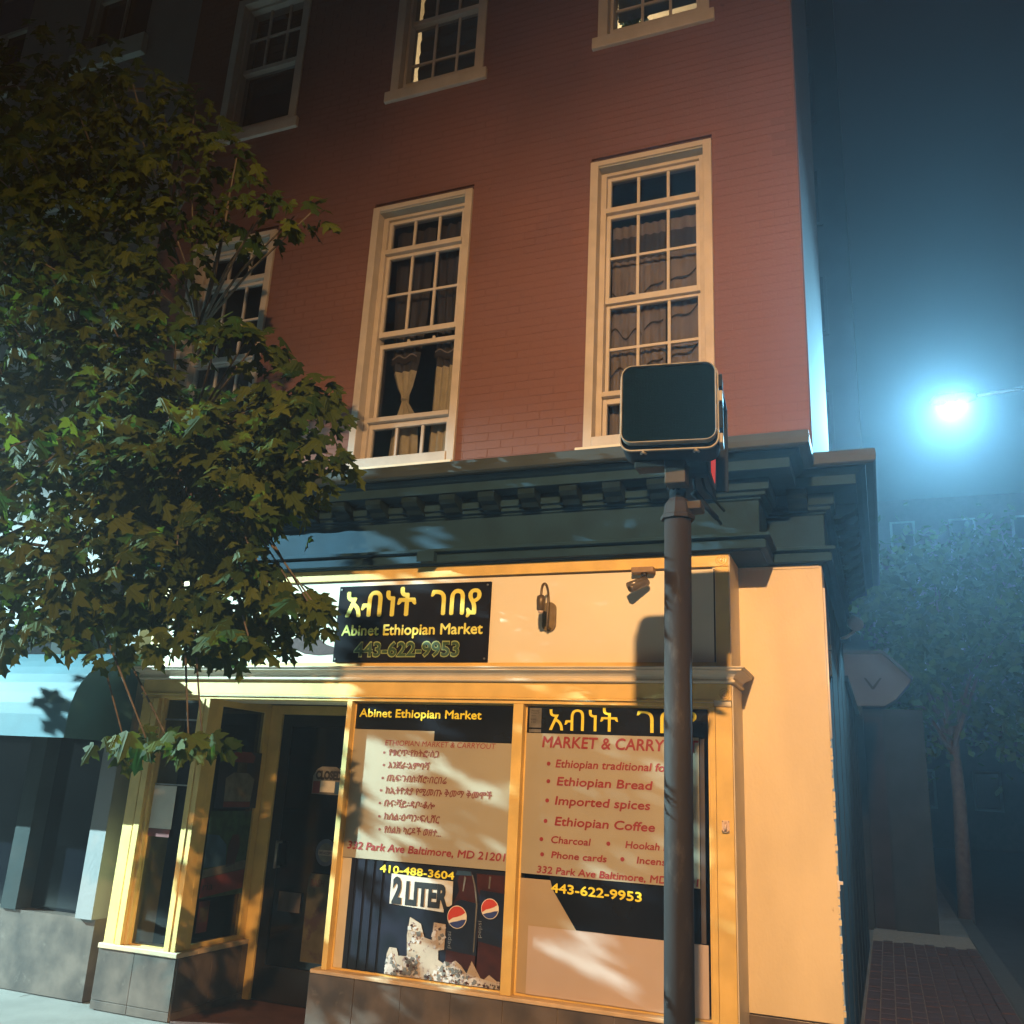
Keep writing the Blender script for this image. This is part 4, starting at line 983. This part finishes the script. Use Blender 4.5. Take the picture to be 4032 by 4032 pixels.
# ------------------------------------------------------------------ maple tree
CL = [(-3.85,-1.0,3.28,.26),(-4.3,-1.15,3.6,.3),(-3.62,-1.0,3.5,.2),(-4.2,-1.05,3.95,.26),(-4.55,-1.2,3.3,.26),(-3.75,-.95,3.85,.2),(-4.05,-1.1,3.05,.2),(-3.55,-1.05,3.95,.15),(-4.13,-2.17,5.75,0.19),(-4.17,-1.89,5.86,0.24),(-3.99,-1.77,5.85,0.17),(-4.11,-2.03,5.42,0.25),(-3.81,-2.02,5.28,0.24),(-3.82,-1.71,5.55,0.16),(-3.43,-1.93,5.21,0.1),(-3.9,-2.07,4.99,0.26),(-3.74,-1.91,4.99,0.19),(-3.61,-1.74,5.06,0.13),(-3.12,-1.95,4.8,0.09),(-3.04,-1.81,4.8,0.1),(-2.94,-1.78,4.83,0.08),(-4.21,-1.8,4.86,0.28),(-3.78,-1.93,4.7,0.18),(-3.67,-1.68,4.87,0.12),(-3.22,-1.94,4.7,0.1),(-3.91,-2.02,4.41,0.18),(-3.88,-1.84,4.54,0.11),(-4.11,-1.78,4.32,0.17),(-3.68,-1.93,4.09,0.13),(-3.33,-1.97,3.95,0.11),(-3.13,-1.97,3.9,0.1),(-3.19,-1.77,4.06,0.08),(-3.73,-2.09,3.7,0.17),(-3.87,-1.79,3.78,0.1),(-3.82,-1.77,3.61,0.21),(-3.32,-2.01,3.38,0.15),(-3.19,-1.93,3.45,0.11),(-3.18,-1.64,3.63,0.12),(-2.97,-1.67,3.68,0.14),(-2.9,-1.57,3.78,0.09),(-2.76,-1.78,3.51,0.11),(-3.57,-2.11,3.23,0.21),(-3.41,-1.98,3.23,0.21),(-3.36,-1.7,3.35,0.21),(-2.94,-1.87,3.27,0.18),(-2.78,-1.79,3.3,0.16),(-2.65,-1.72,3.3,0.07),(-2.71,-1.74,3.18,0.1),(-3.64,-1.99,3.01,0.21),(-3.62,-1.71,3.07,0.22),(-3.1,-1.99,2.98,0.18),(-2.85,-2.0,2.98,0.14),(-3.04,-1.55,3.2,0.14),(-2.96,-1.57,3.07,0.08),(-3.85,-1.74,2.88,0.18),(-3.41,-1.93,2.78,0.17),(-3.44,-1.66,2.91,0.14),(-3.31,-1.64,2.8,0.09),(-2.92,-1.92,2.7,0.06),(-3.69,-1.84,2.6,0.19),(-3.53,-1.75,2.61,0.19),(-3.27,-1.78,2.56,0.17),(-3.04,-1.8,2.48,0.14),(-2.8,-1.86,2.5,0.12),(-2.72,-1.81,2.54,0.07),(-2.61,-1.84,2.47,0.05),(-2.51,-1.89,2.42,0.04),(-3.58,-1.91,2.38,0.17),(-3.26,-1.99,2.33,0.17),(-3.26,-1.71,2.37,0.16),(-2.82,-2.0,2.28,0.12),(-3.02,-1.6,2.37,0.08),(-2.92,-1.69,2.27,0.04),(-3.21,-1.64,2.27,0.08),(-3.38,-1.7,2.26,0.07),(-2.92,-1.57,2.45,0.04),(-3.55,-1.94,1.79,0.08),(-3.2,-2.16,1.78,0.06),(-3.39,-1.81,1.8,0.06),(-3.06,-2.03,1.78,0.04),(-3.05,-1.95,1.8,0.03),(-4.59,-1.92,5.98,0.31),(-4.41,-1.98,5.49,0.3),(-4.38,-2.04,5.22,0.29),(-4.46,-1.79,5.04,0.3),(-4.27,-1.95,4.46,0.28),(-4.03,-2.06,4.1,0.26),(-3.93,-2.1,3.82,0.25),(-4.21,-1.84,3.7,0.27),(-3.88,-1.99,3.35,0.25),(-3.97,-1.86,3.12,0.25),(-3.79,-2.07,2.79,0.24),(-3.62,-2.12,2.6,0.23),(-3.76,-1.99,2.33,0.23),(-5.02,-1.9,6.37,0.34),(-4.54,-2.18,5.63,0.3),(-4.87,-1.92,5.61,0.32),(-4.84,-1.86,5.27,0.32),(-4.66,-1.9,5.04,0.3),(-4.69,-1.91,4.7,0.3),(-4.05,-2.25,4.07,0.26),(-4.36,-1.99,3.99,0.28),(-4.42,-1.89,3.74,0.28),(-3.94,-2.25,3.25,0.24),(-3.95,-2.14,3.0,0.24),(-3.88,-2.14,2.75,0.24),(-3.93,-2.02,2.54,0.24),(-3.87,-2.08,2.41,0.23),(-5.07,-2.1,6.21,0.34),(-5.24,-1.98,6.03,0.34),(-4.7,-2.33,5.25,0.3),(-4.62,-2.29,5.05,0.3),(-4.61,-2.28,4.65,0.29),(-4.44,-2.25,4.47,0.28),(-4.34,-2.28,4.1,0.27),(-4.87,-1.9,4.1,0.3),(-4.61,-1.94,3.66,0.28),(-4.21,-2.3,3.26,0.25),(-4.37,-2.11,3.07,0.26),(-4.16,-2.19,2.76,0.25),(-4.03,-2.17,2.58,0.24),(-4.0,-2.15,2.38,0.24),(-5.51,-2.09,6.16,0.35),(-5.39,-2.12,5.66,0.34),(-5.09,-2.21,5.24,0.32),(-4.92,-2.3,4.69,0.3),(-4.87,-2.23,4.41,0.3),(-4.6,-2.31,4.13,0.28),(-4.83,-2.13,3.95,0.29),(-4.82,-2.05,3.68,0.29),(-4.54,-2.2,3.32,0.27),(-4.25,-2.33,3.02,0.25),(-4.29,-2.3,2.76,0.25),(-4.37,-2.22,2.61,0.25),(-4.33,-2.09,2.37,0.25),(-6.18,-2.08,6.67,0.39),(-5.65,-2.25,6.07,0.36),(-5.78,-2.07,5.75,0.36),(-5.65,-2.15,5.32,0.35),(-5.31,-2.23,4.85,0.32),(-5.19,-2.26,4.49,0.31),(-5.14,-2.2,4.34,0.31),(-5.27,-2.11,3.99,0.31),(-4.86,-2.23,3.67,0.29),(-5.0,-2.11,3.4,0.29),(-4.81,-2.22,3.12,0.28),(-4.59,-2.31,2.82,0.26),(-4.65,-2.18,2.63,0.26),(-4.68,-2.11,2.33,0.26)]
T = thing('maple_tree', 'maple street tree whose leafy branches hang in front of the left end of the building', 'tree')
MB().tube([(-7.9, -2.95, -.1), (-7.88, -2.93, .3), (-7.8, -2.88, 1.6), (-7.65, -2.85, 3.0), (-7.7, -2.8, 4.6), (-7.6, -2.4, 6.2), (-7.4, -1.9, 8.2), (-7.3, -1.8, 9.6)], [.20, .15, .135, .12, .095, .075, .05, .02], 14).obj('trunk', K['bark'], T, smooth=True)
rnd = random.Random(21)
half = [(0, 0), (.10, -.07), (.20, -.04), (.34, .02), (.25, .12), (.42, .24), (.56, .42), (.38, .40), (.27, .45), (.14, .40), (.17, .60), (.24, .72), (.11, .78), (0, 1.0)]
def leaf_verts(fold):
    v = [(x, y, -fold * x - .10 * y * y) for x, y in half] + [(-x, y, -fold * x - .10 * y * y) for x, y in half[1:-1]]
    n = len(half)
    f = [tuple(range(n)), tuple([0, n - 1] + list(range(2 * n - 3, n - 1, -1)))]
    return v, f
LV, LF = leaf_verts(.28)
LVS = [leaf_verts(f)[0] for f in (.10, .30, .50)]
leaves = []
limbs = []
BANDS = (((-2.10, .86), (-1.20, .50), .055), ((-2.85, 1.82), (-2.30, 1.58), .03), ((-2.45, 1.86), (-2.22, 1.75), .04), ((-2.4, 2.46), (-1.6, 2.20), .05),  # light streaks wanted from the left lamp; leaves in their way are dropped
         ((-2.08, 1.96), (-1.88, 1.88), .03), ((-1.98, 1.60), (-1.45, 1.38), .03), ((-2.6, 1.5), (-2.25, 1.36), .02), ((-1.75, 1.25), (-1.35, 1.1), .025), ((-1.9, 2.05), (-1.3, 1.8), .02), ((-2.3, 2.80), (-2.2, 2.62), .05))
LEDV = Vector(LED_LEFT_POS)
SODV = Vector(SODIUM_POS)
def led_gap(p):
    """the opening between crown and wall through which the left lamp reaches the shopfront"""
    if p.y < -4.5: return False
    q = LEDV + (p - LEDV) * (5.0 / (p.y + 5.0 if p.y > -4.9 else .1))
    for (ax, az), (bx, bz), w in BANDS:
        if ax < q.x < bx and abs(q.z - az - (bz - az) * (q.x - ax) / (bx - ax)) < w + .035: return 2
    return (-5.4 < q.x < -3.4 and 2.0 < q.z < 3.5) or ((-5.2 < q.x < -4.75 or -3.5 < q.x < -2.95) and .6 < q.z < 2.0)
for (x, y, z, r) in CL:
    c = Vector((x, y, z)); limbs.append(c)
    n = int(8 + 390 * r * r)
    if x < -6.0: n = int(n * .62)
    if y > -1.21 and x > -4.7: n = int(n * 2.2)  # clusters by the wall thickened to block the left lamp
    if z < 1.9: n = int(n * 1.1)
    for _ in range(n):
        while True:
            d = Vector((rnd.uniform(-1, 1), rnd.uniform(-1, 1), rnd.uniform(-1, 1)))
            if d.length < 1: break
        d.length = d.length ** .55
        p = c + Vector((d.x * r * 1.02, d.y * max(.26, r * .9), d.z * r * .92))
        if p.y > -.12: p.y = -.12 - rnd.uniform(0, .2)
        s = rnd.uniform(.070, .150)
        out = Vector((d.x * .9 + .25, d.y * .8, -.75 + .2 * d.z)) + Vector((rnd.uniform(-.55, .55), rnd.uniform(-.55, .55), rnd.uniform(-.35, .35)))
        out.normalize()
        nrm = Vector((rnd.uniform(-.5, .5) + .15, -.75 + rnd.uniform(-.5, .5), .75 + rnd.uniform(-.5, .5)))
        nrm = (nrm - out * nrm.dot(out)).normalized()
        side_ = out.cross(nrm).normalized()
        gap = led_gap(p)
        if gap == 2 or (gap and rnd.random() < .9): continue
        leaves.append((p, s, side_, out, nrm))
        q = SODV + (p - SODV) * (8.1 / (p.y + 8.1))
        if ((-5.4 < q.x < -3.25 and 2.05 < q.z < 3.4) or (-4.8 < q.x < -3.45 and .2 < q.z < 2.2)) and p.x < -2.75 and p.z > 2.35:        # extra leaves added to keep the sodium lamp off the left shopfront
            for _k in range(2):
                p2 = p + Vector((rnd.gauss(-.03, .05), rnd.gauss(0, .09), rnd.gauss(0, .05)))
                leaves.append((p2, s * .9, (side_ + out * rnd.uniform(-.5, .5)).normalized(), (out - side_ * rnd.uniform(-.5, .5)).normalized(), nrm))
# unseen leaves added near the trunk to block the left lamp
for _ in range(860):
    p = Vector((rnd.uniform(-9.3, -8.0), rnd.uniform(-2.85, -2.0), rnd.uniform(2.8, 4.9)))
    out = Vector((rnd.uniform(-.7, .7), rnd.uniform(-.7, .7), -.8)).normalized()
    nrm = Vector((-.8, rnd.uniform(-.5, .5), rnd.uniform(-.2, .7))); nrm = (nrm - out * nrm.dot(out)).normalized()
    if led_gap(p): continue
    leaves.append((p, rnd.uniform(.08, .15), out.cross(nrm).normalized(), out, nrm))
def in_view(p):
    d = p - EYE; dz = d.dot(fwd)
    if dz < .3: return None
    px = 2016 + 3584 * d.dot(rt) / dz; py = 2016 - 3584 * d.dot(up) / dz
    return (px, py, dz)
def score(L):
    v = in_view(L[0])
    if not v or not (-20 < v[0] < 4050 and -20 < v[1] < 4050): return 99
    return v[2] / (L[1] * 8) + (1.2 if v[0] < 480 else 0)
leaves.sort(key=score)
lms = []
for q in LVS:
    lm = bpy.data.meshes.new('leaf'); lm.from_pydata(q, [], LF); lm.materials.append(K['leaf']); lms.append(lm)
for p, s, a, b, c in leaves[:300]:
    o = bpy.data.objects.new('leaf', rnd.choice(lms)); C.objects.link(o); o.parent = T
    w = s * rnd.uniform(.92, 1.12)
    o.matrix_world = Matrix(((a.x * w, b.x * s, c.x * s, p.x), (a.y * w, b.y * s, c.y * s, p.y), (a.z * w, b.z * s, c.z * s, p.z), (0, 0, 0, 1)))
V, Fc = [], []
for p, s, a, b, c in leaves[300:]:
    k = len(V)
    w = s * rnd.uniform(.8, 1.15); cv = rnd.uniform(.2, 2.4)
    V += [tuple(p + a * (x * w) + b * (y * s) + c * (z * s * cv)) for x, y, z in LV]
    Fc += [tuple(k + i for i in q) for q in LF]
me = bpy.data.meshes.new('foliage'); me.from_pydata(V, [], Fc); me.materials.append(K['leaf'])
fo = bpy.data.objects.new('foliage', me); C.objects.link(fo); fo.parent = T; fo['kind'] = 'stuff'
# limbs: main boughs, then twigs to the leaf clusters
br = MB(); mains = []
for zs, ex in ((2.6, (-5.0, -1.35, 3.0)), (3.2, (-4.2, -1.25, 3.6)), (3.9, (-4.3, -1.2, 4.4)), (4.7, (-4.6, -1.3, 5.3)), (5.6, (-4.7, -1.3, 6.6)), (6.6, (-5.6, -1.5, 7.9)), (2.3, (-5.6, -1.6, 2.1))):
    s0 = Vector((-7.68, -2.82, zs)); e = Vector(ex); m1 = s0.lerp(e, .45) + Vector((0, -.08, .22))
    br.tube([s0, m1, s0.lerp(e, .75) + Vector((0, 0, .15)), e], [.055, .035, .022, .010], 8)
    for k in range(12): mains.append(s0.lerp(e, .25 + .07 * k) + Vector((0, 0, .15)))
for c in limbs:
    m = min(mains, key=lambda q: (q - c).length)
    br.tube([m, m.lerp(c, .5) + Vector((rnd.uniform(-.06, .06), 0, .05)), c], [.012, .008, .004], 5)
br.obj('branch', K['bark'], T, smooth=True)

# ------------------------------------------------------------------ neighbour building at the left
N = thing('grey_neighbour_building', 'grey painted row building joined to the left side of the red brick building', 'building')
nops = [(-8.25, -7.25, 9.52, 11.3), (-8.25, -7.25, 5.6, 7.4), (-10.25, -9.25, 9.52, 11.3), (-10.25, -9.25, 5.6, 7.4)]
nb = MB(); cells(nb, -14.0, XL - .005, 3.2, 12.5, nops, .45, .70); nb.box(-14, XL - .005, .05, .70, 2.75, 3.199)
nb.obj('wall', K['neighbour'], N)
for a, b, c, d in nops:
    w = part('window', N)
    ring(MB(), a, b, .52, .60, c, d, .07).obj('frame', K['neighbour_trim'], w)
    MB().box(a - .06, b + .06, .38, .60, c - .26, c - .001).obj('sill', K['neighbour_trim'], w, bevel=.005)
    MB().box(a - .06, b + .06, .42, .60, d + .001, d + .20).obj('lintel', K['neighbour_trim'], w)
    xm = (a + b) / 2; zm = (c + d) / 2
    MB().box(a + .071, b - .071, .54, .58, zm - .025, zm + .025).box(xm - .012, xm + .012, .54, .57, c + .071, zm - .026).obj('muntin', K['neighbour_trim'], w)
    pane(w, a + .071, b - .071, .585, c + .071, d - .071, K['glass'])
MB().box(-14, XL - .01, 2.0, 2.1, 0, 12.4).box(-14, XL - .01, .71, 1.99, 3.2, 3.3).obj('inner_wall', K['dark_room'], N)
sf = MB(); sf.box(-14, -5.50, .10, .30, 0, .55); sf.obj('shop_base', K['tile'], N)
for x in (-6.45, -8.2, -10.2):
    MB().box(x, x + .16, .08, .30, .551, 2.749).obj('post', K['rear_green'], N)
MB().box(-14, -5.50, .22, .26, .551, 2.749).obj('shop_window', K['dark_glass'], N)
MB().box(-5.66, -5.5, .06, .40, .551, 2.749).obj('post', K['neighbour'], N)
# bullnose awning of the neighbouring shop
aw = MB(); n = 10
arcp = [(.05 - .62 * math.sin(a), 1.98 + .52 * math.cos(a)) for a in [math.pi / 2 * i / n for i in range(n + 1)]]
for x in (-11.0, -5.42):
    pass
b = len(aw.v)
for x in (-11.0, -5.42):
    aw.v += [(x, y, z) for y, z in arcp] + [(x, arcp[-1][0], 1.82)]
m_ = len(arcp) + 1
for i in range(m_ - 1): aw.f.append((i, i + 1, m_ + i + 1, m_ + i))
aw.v += [(-5.42, .05, 1.98), (-11.0, .05, 1.98), (-5.42, .05, 1.82), (-11, .05, 1.82)]
aw.f.append(tuple(m_ + i for i in range(m_)) + (2 * m_ + 2,))
aw.f.append(tuple(i for i in reversed(range(m_))) + (2 * m_ + 3,))
tag(aw.obj('shop_awning', K['awning'], smooth=False), 'dark teal rounded awning of the shop to the left behind the leaves', 'awning')

# ------------------------------------------------------------------ things down the side street
RG = thing('grey_garage', 'low grey rendered building with clipped corners beyond the side wall', 'building')
MB().prism([(-4.2, 3.03), (.05, 3.03), (.21, 3.13), (.42, 3.38), (.42, 3.43), (.24, 3.62), (.06, 3.80), (-4.2, 3.80)], 9.0, 9.5).obj('fascia', K['rear_stucco'], RG, bevel=.01)
MB().prism([(-.215, 3.44), (-.185, 3.44), (-.095, 3.315), (.005, 3.44), (.035, 3.44), (-.08, 3.275), (-.11, 3.275)], 8.985, 8.999).obj('chevron', K['rear_green'], RG)
MB().prism([(-4.2, 3.801), (.06, 3.801), (.245, 3.63), (.43, 3.43), (.46, 3.45), (.27, 3.66), (.075, 3.84), (-4.2, 3.84)], 8.96, 9.55).obj('coping', K['gutter'], RG)
MB().box(-4.2, -.26, 9.02, 9.4, -.15, 3.029).box(.02, .55, 9.02, 9.4, -.15, 2.99).box(-.26, .02, 9.3, 9.4, -.15, 3.029).obj('wall', K['rear_green'], RG)
MB().box(-.24, .0, 9.27, 9.299, -.15, 2.9).obj('door', K['dark_room'], RG)

TW = thing('dark_tower', 'tall dark brick building rising behind the corner building', 'building')
MB().box(-9.0, -.05, 15, 30, -.15, 30).obj('wall', K['tower'], TW)
for zz in range(9):
    for xx in range(4):
        w = part('window', TW)
        x = -1.5 - xx * 1.9; z = 3.2 + zz * 3.0
        MB().box(x, x + .9, 14.93, 14.999, z, z + 1.6).obj('frame', K['tower'], w)
        MB().box(x + .07, x + .83, 14.91, 14.929, z + .07, z + 1.53).obj('pane', K['dark_glass'], w)
FB = thing('far_side_building', 'dark distant building closing the side street behind the trees', 'building')
MB().box(-1.0, 22, 44, 55, -.15, 17).obj('wall', K['red_car'], FB)
for zz in range(5):
    for xx in range(7):
        w = part('window', FB)
        x = 1.0 + xx * 2.8; z = 1.6 + zz * 3.1
        MB().box(x, x + 1.2, 43.9, 43.999, z, z + 1.8).obj('frame', K['neighbour_trim'], w)
        MB().box(x + .12, x + 1.08, 43.85, 43.899, z + .12, z + 1.68).obj('pane', K['dark_glass'], w)
def small_tree(name, label, x, y, h, r, seed, n):
    t = thing(name, label, 'tree', 'trees down the side street', (x, y, -.1))
    rr = random.Random(seed)
    MB().tube([(0, 0, 0), (.05, 0, h * .3), (0, .05, h * .6), (.05, 0, h * .9)], [.13, .10, .07, .02], 10).obj('trunk', K['bark'], t, smooth=True)
    V, Fc = [], []
    blobs = [(Vector((rr.uniform(-.7, .7) * r, rr.uniform(-.7, .7) * r, h * .62 + rr.uniform(-.75, .85) * r * 1.05)), rr.uniform(.28, .5) * r) for _ in range(26)]
    bb = MB()
    for c, q in blobs[:14]: bb.tube([(0, 0, h * .4), tuple(c * .5 + Vector((0, 0, h * .25))), tuple(c)], [.04, .025, .008], 5)
    bb.obj('branch', K['bark'], t)
    for i in range(n):
        c, q = rr.choice(blobs)
        d = Vector((rr.gauss(0, .5), rr.gauss(0, .5), rr.gauss(0, .45))) * q
        p = c + d; s = rr.uniform(.07, .13)
        a = Vector((rr.uniform(-1, 1), rr.uniform(-1, 1), rr.uniform(-1, 1))).normalized(); b_ = a.cross(Vector((rr.uniform(-1, 1), rr.uniform(-1, 1), 1))).normalized()
        k = len(V); V += [tuple(p - a * s), tuple(p - b_ * s * .6), tuple(p + a * s), tuple(p + b_ * s * .6)]; Fc.append((k, k + 1, k + 2, k + 3))
    me = bpy.data.meshes.new('crown'); me.from_pydata(V, [], Fc); me.materials.append(K['leaf_dark'])
    o = bpy.data.objects.new('crown', me); C.objects.link(o); o.parent = t; o['kind'] = 'stuff'
small_tree('side_street_tree', 'bushy tree lit pale green beside the flood light in the side street', 1.05, 11.6, 6.6, 1.75, 4, 5200)
small_tree('side_street_tree', 'taller dark tree farther down the side street at the right', 3.9, 17.5, 9.0, 2.6, 9, 5200)

# ------------------------------------------------------------------ street lamps that light the scene
def street_lamp(label, pos, px, py, lens, out):
    """pole at (px, py), arm out to the lamp head above pos"""
    t = thing('street_lamp', label, 'street lamp', 'street lamps', (px, py, -.1))
    x, y, z = pos[0] - px, pos[1] - py, pos[2] + .1
    L = math.hypot(x, y); u = (x / L, y / L)
    MB().tube([(0, 0, 0), (0, 0, .5), (0, 0, z + .1)], [.13, .10, .06], 14).obj('pole', K['pole'], t, smooth=True)
    MB().tube([(0, 0, z - .1), (x * .4, y * .4, z + .20), (x - u[0] * .25, y - u[1] * .25, z + .13)], .03, 8).obj('arm', K['pole'], t, smooth=True)
    hd = MB(); hd.tube([(x - u[0] * .32, y - u[1] * .32, z + .12), (x - u[0] * .22, y - u[1] * .22, z + .13), (x + u[0] * .18, y + u[1] * .18, z + .12), (x + u[0] * .28, y + u[1] * .28, z + .10)], [.04, .085, .085, .03], 14)
    hd.obj('lamp_head', K['housing'], t, smooth=True)
    MB().box(x - .07, x + .07, y - .07, y + .07, z + .022, z + .034).obj('lens', lens, t)
street_lamp('sodium street lamp across the road behind the viewer', SODIUM_POS, 0.35, -9.6, emit_mat('sodium_lens', (1.0, .5, .15), 25), 1)
street_lamp('cool white street lamp up the road at the far left', LED_LEFT_POS, -16.0, -3.6, K['lamp_lens'], 1)
street_lamp('glaring cool white street lamp on the side street at the right', LED_RIGHT_POS, 3.1, 7.7, K['lamp_lens'], 1)

# ------------------------------------------------------------------ scattering volume added in place of lens glare round the lamps
hz = MB().box(-24, 26, -17, 58, -1.2, 33).obj('glare_haze', K['glass'])
hm = bpy.data.materials.new('glare_haze_volume'); n, l = nt(hm)
n.remove(n['Principled BSDF'])
pvn = n.new('ShaderNodeVolumePrincipled'); pvn.inputs['Density'].default_value = GLARE_HAZE = 0.0048
pvn.inputs['Color'].default_value = (.85, .9, 1, 1); pvn.inputs['Anisotropy'].default_value = 0.68
l.new(pvn.outputs[0], n['Material Output'].inputs['Volume'])
hz.data.materials.clear(); hz.data.materials.append(hm); tag(hz, kind='stuff')
